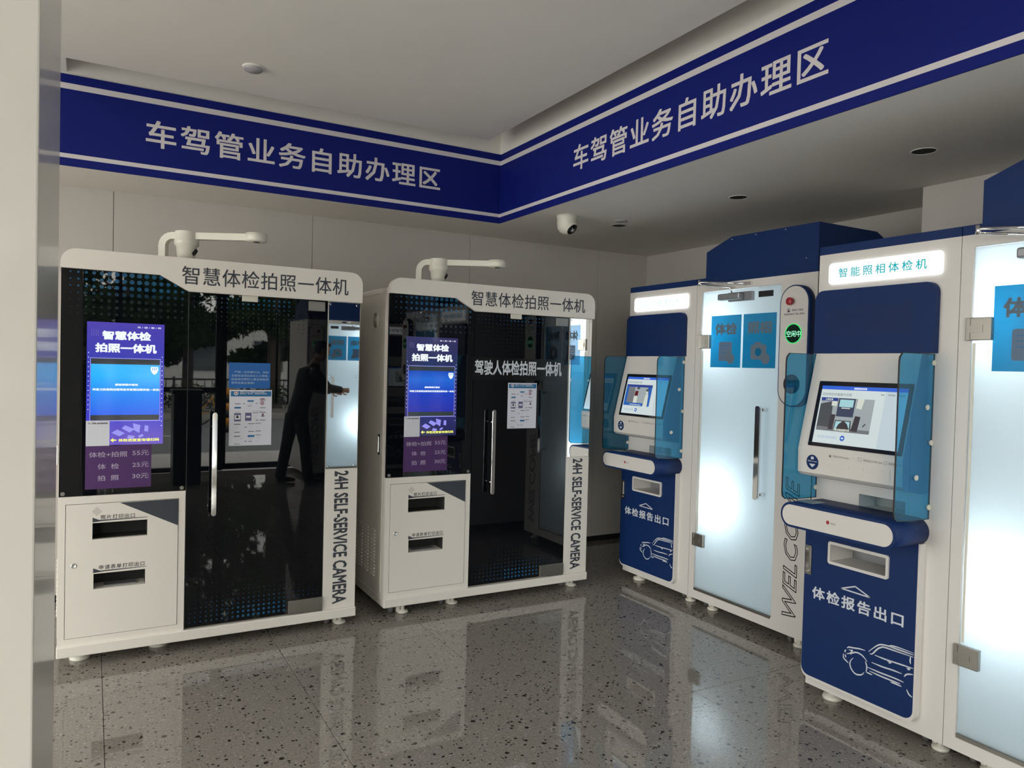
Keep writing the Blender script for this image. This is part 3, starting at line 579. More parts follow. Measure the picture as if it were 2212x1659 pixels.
def kiosk(loc, label, video):
    t = empty('kiosk', loc, -PI / 2, label, 'kiosk', 'blue and white photo kiosks')
    pit = rect(.152, .440, .692, .770); tray = rect(.262, .492, .958, 1.018)
    cab = MB().prism(rect(0, .6935, .062, 2.118), 0, .12, [pit, tray]).box(0, .6935, .12, 1.0, .062, 2.118).build('cabinet', M_kw, t)
    MB().box(0, .6935, 0, 1.0, 2.118, 2.157).build('top_band', M_kb, t)
    MB().box(.697, 1.63, 0, 1.0, 2.118, 2.157).build('top_band', M_kb, t)
    # booth frame round the door opening
    fr = MB().prism(rect(.6965, 1.63, .062, 2.118), 0, .05, [rect(.745, 1.385, .128, 2.07)]).box(.6965, .72, .05, 1.0, .062, 2.118).box(1.60, 1.63, .05, 1.0, .062, 2.118).box(.72, 1.6, .96, 1.0, .062, 2.118).box(.72, 1.6, .05, .96, .062, .10).box(.72, 1.6, .05, .96, 2.09, 2.118)
    MB().box(.721, .725, .051, .955, .101, 2.089).box(1.595, 1.599, .051, .955, .101, 2.089).box(.725, 1.595, .951, .955, .101, 2.089).box(.725, 1.595, .051, .95, .101, .104).build('bounce_damper', mat('bounce damper grey', (.42, .46, .48), .7), t)  # unseen grey sheets added to cut bounced light inside the booth
    fr.build('booth_frame', M_kw, t)
    # hood over the booth
    hd = MB()
    A_ = [(.774, 2.157), (1.629, 2.157), (1.629, 2.390), (.986, 2.397), (.774, 2.323)]; B_ = [(x, min(z, 2.30)) for x, z in A_]
    hd.add([(x, y, z) for y, P_ in ((-.001, A_), (.50, A_), (.70, B_)) for x, z in P_], [[4, 3, 2, 1, 0], [10, 11, 12, 13, 14]] + [[5 * k + i, 5 * k + (i + 1) % 5, 5 * k + 5 + (i + 1) % 5, 5 * k + 5 + i] for k in range(2) for i in range(5)])
    hd = hd.build('hood', M_kb, t)
    for x, z in ((.99, 2.380), (1.18, 2.382), (1.40, 2.381), (1.55, 2.20)): MB().cyl((x, -.003, z), .003, .002, 'y', 8).build('screw', M_cream, hd)
    # light box
    lb = MB().prism(rrect(.062, .622, 1.974, 2.072, .018), -.010, 0, mi=0).build('light_box', KWS, t)
    lettering(lb, '智能照相体检机', .118, .556, 2.002, 2.046, -.0108, emi('cyan letters %d' % video, (.0, .40, .46) if video == 1 else (.50, .80, .76), 1.0), bold=.012 if video == 1 else .0, space=1.45)
    # loudspeaker pad
    pd = MB().prism(rrect(.006, .613, 1.651, 1.945, .045, corners='0011'), -.030, 0).build('speaker_pad', M_kb, t)
    g = MB()
    for i in range(46):
        for j in range(18):
            if random.random() < .9: disc(g, .075 + i * .0098 + random.uniform(-.001, .001), 1.735 + j * .0075, .0023, -.0304, 6)
    g.build('speaker_holes', mat('speaker hole', (.004, .01, .05), .6), pd)['kind'] = 'stuff'
    # screen head
    h = MB().prism([(0, 1.65), (-.040, 1.65), (-.146, 1.205), (-.143, 1.10), (-.125, 1.085), (0, 1.062)], .032, .568, ax='x').build('screen_head', M_kw, t)
    bz = MB().prism(rrect(.087, .561, -.437, -.133, .004), -.005, 0).build('bezel', mat('black bezel', (.010, .011, .018), .12), h, tilt)
    g = MB(); Y = -.0054
    frect(g, .108, .543, -.420, -.154, Y, 0); frect(g, .108, .543, -.171, -.154, Y - .0003, 1)
    frect(g, .44, .543, -.42, -.171, Y - .0002, 3)
    scr = g.build('screen', [emi('lcd white', (.60, .68, .68)), emi('lcd blue', (.03, .12, .62)), emi('lcd grey', (.1, .1, .1)), emi('lcd pale', (.50, .60, .64))], h, tilt)
    g = MB(); text_into(g, '智能照相体检终端', .280, .345, -.168, -.158, Y - .0006, .02, mi=0); text_into(g, '自助体检终端操作流程', .119, .273, -.200, -.186, Y - .0006, 0, mi=1)
    text_into(g, '姓名', .418, .434, -.189, -.182, Y - .0006, .02, mi=1); text_into(g, '手机号码', .452, .485, -.189, -.182, Y - .0006, .02, mi=1); text_into(g, '体检状态', .500, .533, -.189, -.182, Y - .0006, .02, mi=1)
    text_into(g, '点击查询体检报告', .129, .236, -.397, -.384, Y - .0006, 0, mi=2); disc(g, .265, -.390, .0125, Y - .0006, 16, 3); frect(g, .259, .271, -.393, -.387, Y - .0008, 0)
    g.build('lettering', [emi('lcd letters white', (.8, .85, 1)), emi('lcd letters grey', (.14, .17, .18)), emi('lcd letters blue', (.28, .42, .60)), emi('lcd button', (.03, .12, .5))], scr, tilt)
    g = MB(); EM = [emi('pic %d' % i, c) for i, c in enumerate(((.33, .37, .38), (.07, .075, .08), (.05, .06, .10), (.35, .62, .66), (.62, .66, .58), (.05, .042, .045), (.03, .05, .25), (.16, .17, .18), (.10, .01, .015), (.02, .11, .42)))]
    x0, x1, z0, z1 = .116, .394, -.362, -.209; F = lambda a, b: (x0 + a * (x1 - x0), Y - .0007, z1 - b * (z1 - z0))
    def q(pts, mi, dy=0): g.add([(F(*p)[0], F(*p)[1] - dy, F(*p)[2]) for p in pts], [list(range(len(pts)))], mi)
    if video == 1:
        q([(0, 0), (1, 0), (1, 1), (0, 1)], 0); q([(0, .2), (.24, .1), (.27, .9), (0, 1)], 1, .0002); q([(0, .88), (1, .9), (1, 1), (0, 1)], 7, .0003)
        q([(.34, 0), (.66, 0), (.66, .55), (.34, .55)], 2, .0004); q([(.37, .04), (.63, .04), (.63, .26), (.37, .26)], 3, .0006); q([(.42, .28), (.58, .28), (.58, .31), (.42, .31)], 4, .0006)
        q([(.22, .08), (.32, .08), (.32, .24), (.22, .24)], 4, .0004); q([(.70, 0), (.82, 0), (.79, .3), (.69, .28)], 4, .0004)
        q([(.34, .66), (.64, .66), (.66, .95), (.33, .95)], 1, .0004); q([(.36, .69), (.62, .69), (.63, .93), (.35, .93)], 3, .0006); q([(.38, .93), (.42, .78), (.50, .66), (.58, .76), (.64, .95)], 5, .0008)
        q([(.24, .5), (.33, .5), (.32, .95), (.23, .95)], 5, .0005); q([(.70, .5), (.80, .52), (.78, .96), (.66, .95)], 5, .0005)
        q([(.0, 0), (.33, .0), (.33, .1), (.01, .1)], 6, .0008); q([(.86, .78), (.90, .70), (.92, .72), (.87, .82)], 1, .0005)
        text_into(g, '上肢检测', F(.08, 0)[0], F(.23, 0)[0], F(0, .085)[2], F(0, .02)[2], Y - .0018, .02, mi=4); text_into(g, '不要让物品遮挡手指', F(.34, 0)[0], F(.64, 0)[0], F(0, .98)[2], F(0, .91)[2], Y - .0018, .03, mi=4)
    else:
        q([(0, 0), (1, 0), (1, 1), (0, 1)], 9); q([(0, 0), (1, 0), (1, .12), (0, .1)], 6, .0002); q([(.10, .12), (.84, .12), (.84, .86), (.10, .86)], 0, .0003)
        q([(.10, .12), (.34, .12), (.38, .86), (.10, .86)], 7, .0004); q([(.38, .3), (.50, .3), (.50, .52), (.37, .52)], 8, .0006); q([(.36, .56), (.5, .56), (.5, .86), (.36, .86)], 4, .0005); q([(.42, .12), (.54, .12), (.52, .22), (.44, .22)], 1, .0005)
        q([(.80, .45), (.90, .42), (.93, 1), (.76, 1)], 4, .0008); q([(.80, .28), (.88, .28), (.88, .42), (.81, .42)], 4, .0008); q([(.79, .2), (.89, .2), (.88, .30), (.80, .30)], 1, .0009); q([(0, .90), (1, .92), (1, 1), (0, 1)], 9, .0004); q([(.25, .92), (.68, .94), (.68, .97), (.25, .95)], 4, .0006)
    g.build('video_picture', EM, scr, tilt)
    # head details
    Yh = -.1462
    def vface(v): z = v[2]; return (v[0], -.146 + (1.205 - z) * .0286 + (v[1]), z)
    b = MB(); disc(b, .116, 1.150, .034, -.0008, 24); b.build('round_badge', M_kb, h, vface)
    b = MB(); text_into(b, '凭条 Receipt', .090, .142, 1.150, 1.158, -.0014, .01); b.add([(.098, -.0014, 1.142), (.134, -.0014, 1.142), (.116, -.0014, 1.126)], [[0, 1, 2]]); frect(b, .108, .124, 1.163, 1.175, -.0014); b.build('badge_print', M_wprint, h, vface)
    b = MB(); disc(b, .213, 1.188, .006, -.0008, 10); text_into(b, '凭条打印 Receipt', .228, .312, 1.183, 1.194, -.0008, 0)
    for a in ((.357, .375, 1.1835, 1.198), (.485, .497, 1.184, 1.198)): stroke(b, [(a[0], a[2]), (a[1], a[2])], -.0008, .001, False); stroke(b, [(a[0], a[3]), (a[1], a[3])], -.0008, .001, False); stroke(b, [(a[0], a[2]), (a[0], a[3])], -.0008, .001, False); stroke(b, [(a[1], a[2]), (a[1], a[3])], -.0008, .001, False)
    text_into(b, '身份证入口 ID Card', .384, .475, 1.184, 1.195, -.0008, 0); text_into(b, '条码扫描 Barcode', .505, .562, 1.184, 1.195, -.0008, 0)
    b.build('lettering', mat('grey print', (.16, .15, .15), .6), h, vface)
    for x0_, x1_, z0_, z1_ in ((.205, .315, 1.142, 1.156), (.383, .474, 1.143, 1.157), (.512, .560, 1.115, 1.165)): MB().prism(rect(x0_, x1_, z0_, z1_), -.0016, 0, [rect(x0_ + .002, x1_ - .002, z0_ + .002, z1_ - .002)]).build('slot_rim', M_kw, h, vface)
    # slots of the recess
    MB().box(.262, .492, .118, .1195, .955, 1.02).build('tray_back', mat('tray grey', (.30, .33, .33), .5), cab)
    MB().box(.152, .440, .118, .1195, .69, .772).box(.262, .43, .100, .118, .735, .755).build('slot_back', M_alu, cab); MB().box(.25, .43, .09, .1, .738, .752).build('slot_mouth', M_black, cab)
    # acrylic side screens
    pr = [(0, .965), (0, 1.647), (-.215, 1.647), (-.232, 1.630), (-.236, 1.61), (-.236, 1.005), (-.232, .985), (-.215, .972), (-.12, .966)]
    for x in (.020, .594):
        a = MB().prism(pr, x, x + .006, ax='x').build('side_screen', acryl, t); a['label'] = 'blue see-through side screen'
        o_ = [(y - (.0010 if y < -.01 else 0), z + (.0008 if z > 1.3 else -.0008)) for y, z in pr]; i_ = [(y + (.0016 if y < -.01 else -.0016), z - (.0014 if z > 1.3 else -.0014)) for y, z in pr]
        MB().prism(o_, x - .0002, x + .0062, holes=[i_], ax='x').build('edge', M_black, a)
        for y, z in ((-.012, 1.611), (-.046, 1.428), (-.012, 1.282), (-.105, 1.142), (-.012, 1.015)):
            MB().cyl((x + .006, y, z), .011, .007, 'x', 14).build('bolt', M_cream, a)
    # shelf
    s = MB().prism(rrect(.012, .604, .850, .964, .0565, 10), -.226, 0, smooth=True).build('shelf', M_kb, t)
    f = MB().prism(rrect(.024, .592, .861, .953, .0455, 10), -.2285, -.226).build('shelf_face', M_kw, s)
    disc(MB(), .278, .909, .0085, -.2288, 16).build('logo_disc', M_red, f); lettering(f, 'wetson', .292, .318, .903, .913, -.2288, mat('grey print', (.16, .15, .15), .6))
    MB().box(.05, .15, -.17, -.09, .9635, .9655).build('reader_plate', mat('reader grey', (.32, .36, .37), .3), s)
    # lower door slab
    sl = MB().prism(rrect(0, .590, .108, .86, .04, corners='1100'), -.035, 0, [pit], mi=0).build('lower_door', M_kw, t)
    MB().prism(rrect(.002, .5815, .120, .86, .04, corners='1100'), -.0365, -.035, [rect(.146, .446, .686, .776)]).build('blue_sheet', M_kb, sl)
    MB().prism(rrect(.140, .452, .679, .783, .012), -.046, -.036, [rrect(.152, .440, .692, .770, .004)]).build('slot_frame', M_kw, sl)
    MB().box(.009, .044, -.042, -.036, .600, .738).build('lock_plate', M_steel, sl); MB().bbox(.015, .038, -.050, -.042, .632, .728, .003).build('lock_lever', M_chrome, sl); MB().cyl((.0265, -.046, .617), .007, .005, 'y', 12).build('lock_barrel', M_chrome, sl)
    g = MB(); text_into(g, '体检报告出口', .052, .528, .493, .552, -.0368, .018, space=1.22)
    for a, b_ in (((.213, .580), (.287, .607)), ((.287, .607), (.364, .578)), ((.364, .578), (.213, .580))): stroke(g, [a, b_], -.0368, .006, False)
    g.build('lettering', M_wprint, sl)
    g = MB()
    for st in CAR: stroke(g, st, -.0368, .0062)
    g.build('car_drawing', M_wprint, sl)
    # door
    gl = MB().box(.7475, 1.3825, .008, .018, .1335, 2.0665).build('glass_door', frost, t); gl['label'] = 'frosted glass door'
    MB().box(.75, 1.38, -.004, .03, .118, .132).build('sill_strip', M_steel, t)
    MB().box(.752, .762, .004, .008, .50, 1.69).build('edge_seal', M_cream, gl)
    for x0_, x1_, k in ((.828, 1.082, 0), (1.098, 1.351, 1)):
        p = frect(MB(), x0_, x1_, 1.581, 1.909, .0068).build('film_sheet', film, gl)
        g = MB(); text_into(g, ('体检', '照相')[k], x0_ + .035, x1_ - .035, 1.786, 1.862, .0062, .028)
        cx = (x0_ + x1_) / 2; rr = (lambda a, b, c, d, r: g.add([(x, .0062 - r * .02, z) for x, z in rrect(a, b, c, d, r)], [list(range(28))]))
        if k == 0:
            rr(cx - .055, cx + .055, 1.622, 1.742, .012); disc(g, cx + .045, 1.637, .033, .0060, 18)
        else:
            rr(cx - .062, cx + .058, 1.632, 1.722, .014); rr(cx - .035, cx + .018, 1.70, 1.737, .008); disc(g, cx + .052, 1.637, .033, .0060, 18)
        g.build('film_print', filmg, p); g = MB()
        if k == 0:
            for z in (1.716, 1.695, 1.674): frect(g, cx - .042, cx + .03 - (.02 if z < 1.7 else 0), z - .0012, z + .0012, .0058)
        else: disc(g, cx - .004, 1.677, .025, .0058, 20)
        g.build('film_print', film, p)
    for z0_, z1_ in ((1.700, 1.790), (.410, .492)):
        hg = MB().bbox(.730, .748, -.012, .05, z0_, z1_, .002).bbox(.748, .832, -.014, .007, z0_, z1_, .003).box(.748, .80, -.017, -.014, z0_ + .03, z1_ - .03).build('door_hinge', M_steel, gl)
    hb = MB(); x = 1.30; hb.tube([(x, .008, 1.335), (x, -.055, 1.335)], .012, 14).tube([(x, .008, .835), (x, -.055, .835)], .012, 14).prism(rrect(x - .017, x + .017, .807, 1.358, .012), -.072, -.052)
    hb.build('door_handle', M_chrome, gl)
    c = MB().bbox(.985, 1.178, -.014, .008, 1.990, 2.046, .002).bbox(.935, 1.115, -.058, -.014, 1.998, 2.038, .008).build('door_closer', M_alu, gl)
    MB().tube([(1.035, -.035, 2.040), (1.02, -.035, 2.075), (.81, -.09, 2.105)], .006, 8).tube([(.81, -.09, 2.122), (1.0, -.05, 2.105), (1.12, -.012, 2.093)], .006, 8).cyl((.81, -.09, 2.098), .010, .036, 'z', 12).box(1.115, 1.17, -.02, 0, 2.083, 2.103).build('closer_arm', M_chrome, gl)
    MB().box(1.215, 1.32, .0, .008, 2.005, 2.040).build('lock_magnet', M_black, gl)
    # call panel
    pl = MB().prism(rrect(1.420, 1.619, 1.366, 2.050, .0990, 12), -.048, 0, smooth=True).build('call_panel', M_kb, t)
    f = MB().prism(rrect(1.427, 1.612, 1.373, 2.043, .0920, 12), -.0505, -.048).build('panel_face', M_kw, pl)
    MB().lathe((1.503, -.0505, 1.957), [(.014, 0), (.014, .014), (.0215, .016), (.0215, .026), (.017, .030), (0, .030)], 20, rot=Matrix.Rotation(PI / 2, 3, 'X')).build('emergency_button', M_red, pl)
    g = MB(); text_into(g, '紧急开门按钮', 1.506, 1.580, 1.902, 1.914, -.0508, .01); text_into(g, '非紧急情况下禁止使用!', 1.452, 1.590, 1.881, 1.892, -.0508, .01)
    g.prism([(1.483 + .012 * math.cos(2 * PI * i / 16), 1.909 + .012 * math.sin(2 * PI * i / 16)) for i in range(16)], -.0509, -.0506, [[(1.483 + .0105 * math.cos(2 * PI * i / 16), 1.909 + .0105 * math.sin(2 * PI * i / 16)) for i in range(16)]])
    frect(g, 1.480, 1.485, 1.902, 1.916, -.0508); frect(g, 1.477, 1.489, 1.899, 1.907, -.0508); g.build('lettering', M_ink, f)
    MB().cyl((1.520, -.052, 1.777), .0525, .0015, 'y', 32).build('lamp_disc', emi('dark green lamp', (.0, .010, .004)), pl)
    MB().prism([(1.520 + .056 * math.cos(2 * PI * i / 36), 1.777 + .056 * math.sin(2 * PI * i / 36)) for i in range(36)], -.0535, -.0505, [[(1.520 + .0515 * math.cos(2 * PI * i / 36), 1.777 + .0515 * math.sin(2 * PI * i / 36)) for i in range(36)]]).build('lamp_ring', emi('green ring', (.03, .75, .16), 1.0), pl)
    lettering(pl, '空闲中', 1.474, 1.570, 1.758, 1.793, -.0525, emi('green letters', (.35, 1.0, .6), 1.3), bold=.004)
    MB().cyl((1.518, -.052, 1.494), .055, .0015, 'y', 32).build('lamp_disc', mat('unlit lamp', (.012, .018, .030), .2), pl)
    lettering(pl, '使用中', 1.472, 1.566, 1.478, 1.507, -.0525, mat('unlit letters', (.13, .15, .18), .4), bold=-.01, space=1.2)
    text_into(MB(), 'WELCOME', 1.461, 1.560, .168, .965, -.001, 0, 1, shear=.3, outline=.017).build('welcome_lettering', M_ink, t)
    for x, y, ft in ((.09, .09, 1), (.595, .10, 0), (.80, .10, 0), (1.50, .08, 0), (.09, .9, 0), (1.5, .9, 0)): caster(t, x, y, ft)
    return t
k1 = kiosk((3.462, 4.36, 0), 'blue and white kiosk in the far corner, beside the back wall', 0)
k2 = kiosk((3.02, 2.374, 0), 'blue and white kiosk nearest the viewer, lightbox with readable cyan letters', 1)
k2.scale = (.957, 1, 1)
k3 = copy_tree(k2); k3.scale = (1, 1, 1); k3.location = (4.11, -1.45, 0); k3.rotation_euler = (0, 0, PI); k3['label'] = 'blue and white kiosk visible only in the mirror strip of the left machine'
# lamps inside the booths: one behind the glass at the top, one at knee height
for k, sc in ((k1, 1.0), (k2, 1.0), (k3, 1.0)):
    for nm, u, y, z, e, r in (('booth_lamp_top', .84, .20, 1.80, 5.5, .04), ('booth_lamp_low', .90, .20, .74, 8, .04), ('booth_lamp_back', 1.15, .6, 1.35, 2.6, .10)):
        l = light(nm, 'POINT', (u, y, z), (0, 0, 0), e, (.80, .93, 1.0), r); l.parent = k

# ------------------------------------------------------------------ people (seen in the black glass)
def skin_obj(name, verts, edges, mats, parent, sub=2):
    me = bpy.data.meshes.new(name); me.from_pydata([v[0] for v in verts], edges and [], []) if False else me.from_pydata([v[0] for v in verts], edges, [])
    o = bpy.data.objects.new(name, me); COL.objects.link(o)
    sk = o.modifiers.new('s', 'SKIN'); o.modifiers.new('u', 'SUBSURF').levels = sub
    for i, v in enumerate(verts): r = v[1]; me.skin_vertices[0].data[i].radius = (r if isinstance(r, tuple) else (r, r))
    me.skin_vertices[0].data[0].use_root = True
    bpy.context.view_layer.update(); m2_ = bpy.data.meshes.new_from_object(o.evaluated_get(bpy.context.evaluated_depsgraph_get()))
    bpy.data.objects.remove(o); m2_.materials.clear()
    for m in mats: m2_.materials.append(m)
    for p in m2_.polygons: p.use_smooth = True; p.material_index = 0
    o = bpy.data.objects.new(name, m2_); COL.objects.link(o); o.parent = parent; return o
M_skin = mat('skin', (.42, .26, .18), .55); M_hair = mat('black hair', (.012, .010, .009), .6); M_suit = mat('dark suit', (.014, .015, .019), .8); M_trs = mat('dark trousers', (.02, .021, .025), .8); M_shoe = mat('black shoe', (.012, .011, .011), .35)
def hand(mb, wrist, d, nrm, curl=.5, side=1):
    d = Vector(d).normalized(); n = Vector(nrm).normalized(); s = d.cross(n) * side; w = Vector(wrist)
    mb.tube([w, w + d * .03, w + d * .06, w + d * .092], .030, 10)
    for k, ln in enumerate((.066, .075, .07, .055)):
        p = w + d * .085 + s * (.027 - .018 * k); q = [p]
        a = 0
        for f in (.42, .32, .26): a += curl; q.append(q[-1] + (d * math.cos(a) + n * math.sin(a)) * ln * f)
        mb.tube(q, .0085, 8)
    p = w + d * .03 + s * .028; mb.tube([p, p + (s + d * .7).normalized() * .035, p + (s * .5 + d).normalized() * .062 + n * .012], .0095, 8)
def person(name, loc, rz, J, label, phone=False):
    """J: joints in local frame (x forward, y left, z up)"""
    t = empty(name, loc, rz, label, 'person')
    V = []; E = []
    def chain(pts, root=None):
        last = root
        for p, r in pts:
            V.append((p, r)); i = len(V) - 1
            if last is not None: E.append((last, i))
            last = i
        return last
    hip, chest, neck, head = J['hip'], J['chest'], J['neck'], J['head']
    mid = tuple((a + b) / 2 for a, b in zip(hip, chest))
    V.append((hip, .095)); V.append((mid, .085)); V.append((chest, .095)); V.append((neck, .058)); V.append((tuple((a + b) / 2 for a, b in zip(neck, head)), .062))
    E += [(0, 1), (1, 2), (2, 3), (3, 4)]
    for s in ('l', 'r'):
        chain([(J['sh' + s], .062), (J['el' + s], .045), (J['wr' + s], .028)], 2)
        chain([(J['th' + s], .085), (J['kn' + s], .058), (J['an' + s], .040)], 0)
    body = skin_obj('body', V, E, [M_skin], t)
    # head, ears and hands are joined to the body surface
    mb = MB(); R = Matrix.Rotation(J.get('tilt', 0), 3, 'Y')
    prof = [(0, -.125), (.035, -.122), (.052, -.10), (.062, -.06), (.073, -.01), (.078, .03), (.076, .065), (.060, .095), (.034, .112), (0, .118)]
    hb = MB(); hb.lathe((0, 0, 0), prof, 24)
    hv = []
    for v in hb.v:
        x, y, z = v; x = x * 1.22 + .012
        if x > .05 and -.10 < z < .0 and abs(y) < .012: x += .02 * (1 - abs(z + .03) / .07 if abs(z + .03) < .07 else 0)
        hv.append(R @ Vector((x, y, z)) + Vector(head))
    mb.add(hv, hb.f, 0, True)
    H = lambda x, y, z: R @ Vector((x, y, z)) + Vector(head)
    nose = [H(.10, 0, .02), H(.098, .014, -.035), H(.098, -.014, -.035), H(.122, 0, -.030)]
    mb.add(nose, [(0, 1, 3), (0, 3, 2), (1, 2, 3)], 0)
    for s in (1, -1): mb.lathe(H(.0, s * .078, -.005), [(0, -.03), (.012, -.022), (.016, .0), (.014, .02), (0, .03)], 10)
    for s, sd in (('l', 1), ('r', -1)):
        w = Vector(J['wr' + s]); e = Vector(J['el' + s]); d = (w - e).normalized(); hand(mb, w - d * .01, d, J.get('pn' + s, (0, -sd, 0)), .45, sd)
    face = mb.build('head_and_hands', M_skin, None)
    bm = bmesh.new(); bm.from_mesh(body.data); bm.from_mesh(face.data); bm.to_mesh(body.data); bm.free(); bpy.data.objects.remove(face)
    for p in body.data.polygons: p.use_smooth = True
    mb = MB()
    for s in (1, -1): mb.lathe(H(.088, s * .030, .012), [(0, -.006), (.010, -.003), (.011, 0), (.010, .003), (0, .006)], 10)
    mb.build('eyes', M_blk, t)
    frect_ = MB().add([H(.098, -.024, -.062), H(.104, 0, -.060), H(.098, .024, -.062), H(.102, 0, -.068)], [(0, 1, 2, 3)]).build('mouth', mat('lips', (.30, .12, .10), .6), t)
    # hair cap
    hb = MB(); hb.lathe((0, 0, 0), [(.083, .0), (.086, .035), (.083, .07), (.066, .103), (.038, .122), (0, .128)], 24); hv = []
    for v in hb.v: x, y, z = v; x = x * 1.2 + .004; z = z - (.055 if x < -.02 else 0) * (1 if z < .02 else 0) + (.075 if x > .03 and z < .05 else 0); hv.append(R @ Vector((x, y, z)) + Vector(head))
    MB().add(hv, hb.f, 0, True).build('hair', M_hair, t)
    # jacket, trousers, shoes
    def loft(mb, rings, n=20):   # rings: (centre, half depth x, half width y, lean)
        vs = [(c[0] + rx * math.cos(2 * PI * i / n), c[1] + ry * math.sin(2 * PI * i / n), c[2] + ln * math.cos(2 * PI * i / n)) for c, rx, ry, ln in rings for i in range(n)]
        fs = [[k * n + i, k * n + (i + 1) % n, (k + 1) * n + (i + 1) % n, (k + 1) * n + i] for k in range(len(rings) - 1) for i in range(n)] + [list(range(n)), [len(vs) - 1 - i for i in range(n)]]
        mb.add(vs, fs, 0, True)
    def limb(mb, pts, n=14):
        P = [Vector(p) for p, r in pts]; R_ = [r for p, r in pts]; vs = []
        Q = []; 
        for k in range(len(P) - 1):
            for m in range(5): f = m / 5; Q.append((P[k].lerp(P[k + 1], f), R_[k] + (R_[k + 1] - R_[k]) * f))
        Q.append((P[-1], R_[-1])); Q = [(Q[0][0] - (Q[1][0] - Q[0][0]) * .4, Q[0][1] * .55)] + Q
        S = [Q[0]] + [((Q[k - 1][0] + Q[k][0] * 2 + Q[k + 1][0]) / 4, Q[k][1]) for k in range(1, len(Q) - 1)] + [Q[-1]]
        for k, (p, r) in enumerate(S):
            d = (S[min(k + 1, len(S) - 1)][0] - S[max(k - 1, 0)][0]).normalized(); a = d.cross(Vector((1, .1, .05))).normalized(); b = d.cross(a)
            vs += [p + a * r * math.cos(2 * PI * i / n) + b * r * math.sin(2 * PI * i / n) for i in range(n)]
        fs = [[k * n + i, k * n + (i + 1) % n, (k + 1) * n + (i + 1) % n, (k + 1) * n + i] for k in range(len(S) - 1) for i in range(n)] + [list(range(n)), [len(vs) - 1 - i for i in range(n)]]
        mb.add(vs, fs, 0, True)
    hx, cx_, nx = Vector(hip), Vector(chest), Vector(neck); ln = .25 * (cx_.x - hx.x)
    jk = MB(); loft(jk, [(hx + Vector((-.02, 0, -.15)), .128, .19, -ln * .3), (hx + Vector((-.01, 0, -.02)), .122, .178, -ln * .3), (hx.lerp(cx_, .45), .115, .165, -ln * .5), (cx_, .128, .20, -ln), (cx_ + Vector((.01, 0, .075)), .112, .205, -ln), (nx + Vector((-.012, 0, -.045)), .075, .12, -ln * .6), (nx + Vector((-.005, 0, -.005)), .062, .066, -ln * .4)])
    for s in ('l', 'r'): limb(jk, [(J['sh' + s], .078), (J['el' + s], .060), (tuple(a * .93 + b * .07 for a, b in zip(J['wr' + s], J['el' + s])), .043)])
    jk.build('jacket', M_suit, t)
    tr_ = MB(); loft(tr_, [(hx + Vector((0, 0, -.16)), .09, .12, 0), (hx + Vector((0, 0, -.10)), .115, .17, 0), (hx + Vector((0, 0, .03)), .108, .162, 0)])
    for s in ('l', 'r'): limb(tr_, [(J['th' + s], .098), (J['kn' + s], .072), (tuple(a + b for a, b in zip(J['an' + s], (0, 0, -.035))), .066)])
    tr_.build('trousers', M_trs, t)
    for s in ('l', 'r'):
        a = Vector(J['an' + s]); z = .045
        skin_obj('shoe', [((a.x - .05, a.y, z), (.045, .042)), ((a.x + .04, a.y, z), (.045, .042)), ((a.x + .14, a.y, z - .008), (.048, .032)), ((a.x + .2, a.y, z - .014), (.036, .024))], [(0, 1), (1, 2), (2, 3)], [M_shoe], t)
    return t
person('person', (2.30, -1.08, 0), 0, dict(hip=(.0, 0, .98), chest=(.10, 0, 1.36), neck=(.19, 0, 1.53), head=(.265, 0, 1.70), tilt=.25,
    shl=(.12, .19, 1.44), ell=(.30, .22, 1.22), wrl=(.50, .16, 1.20), shr=(.11, -.19, 1.44), elr=(.26, -.22, 1.20), wrr=(.46, -.16, 1.17),
    thl=(-.02, .10, .88), knl=(.06, .11, .50), anl=(.10, .11, .10), thr=(-.05, -.10, .88), knr=(-.12, -.11, .49), anr=(-.20, -.11, .10)),
    'man in a dark suit leaning forward, reflected in the black glass door')
ph = person('person', (-.125, -.52, 0), PI / 2, dict(hip=(.0, 0, .94), chest=(.0, 0, 1.27), neck=(.02, 0, 1.45), head=(.05, 0, 1.59), tilt=.05,
    shl=(.0, .19, 1.38), ell=(.16, .20, 1.22), wrl=(.34, .03, 1.42), shr=(.0, -.19, 1.38), elr=(.16, -.22, 1.22), wrr=(.34, -.13, 1.42),
    thl=(.0, .10, .85), knl=(.03, .11, .48), anl=(.0, .12, .10), thr=(.0, -.10, .85), knr=(.03, -.11, .48), anr=(.0, -.12, .10)),
    'person in dark clothes holding up a phone, dim reflection at left of the glass')
t = empty('phone', (0.0, -.045, 1.47), 0, 'black phone held up by the person reflected at far left', 'phone')
MB().bbox(-.16, -.004, -.045, -.037, -.03, .045, .003).build('case', M_black, t)

# ------------------------------------------------------------------ indoor stand and the street (seen in the black glass)
t = empty('pedestal', (1.03, -1.55, 0), 0, 'black box pedestal by the glass front, seen in the dark reflection', 'pedestal')
MB().bbox(-.16, .16, -.16, .16, 0, 1.12, .006).build('body', M_black, t); MB().bbox(-.18, .18, -.18, .18, 1.12, 1.17, .008).build('top', M_black, t)
paving = struct('entrance_paving', MB().box(-14, 12, -4.9, YF - .05, -.3, -.02), mat('pale paving', (.60, .59, .57), .8, noise=6))
struct('road', MB().box(-30, 40, -13.6, -4.9, -.3, -.12), mat('asphalt', (.20, .21, .22), .85, noise=8))
struct('far_pavement', MB().box(-30, 40, -30, -13.6, -.3, 0), mat('far paving', (.40, .38, .35), .85, noise=5))
rl = MB()
for k in range(-20, 30, 4): rl.box(k, k + 2, -9.05, -8.93, -.12, -.117)
struct('lane_marking', rl, mat('road paint', (.7, .7, .68), .7))
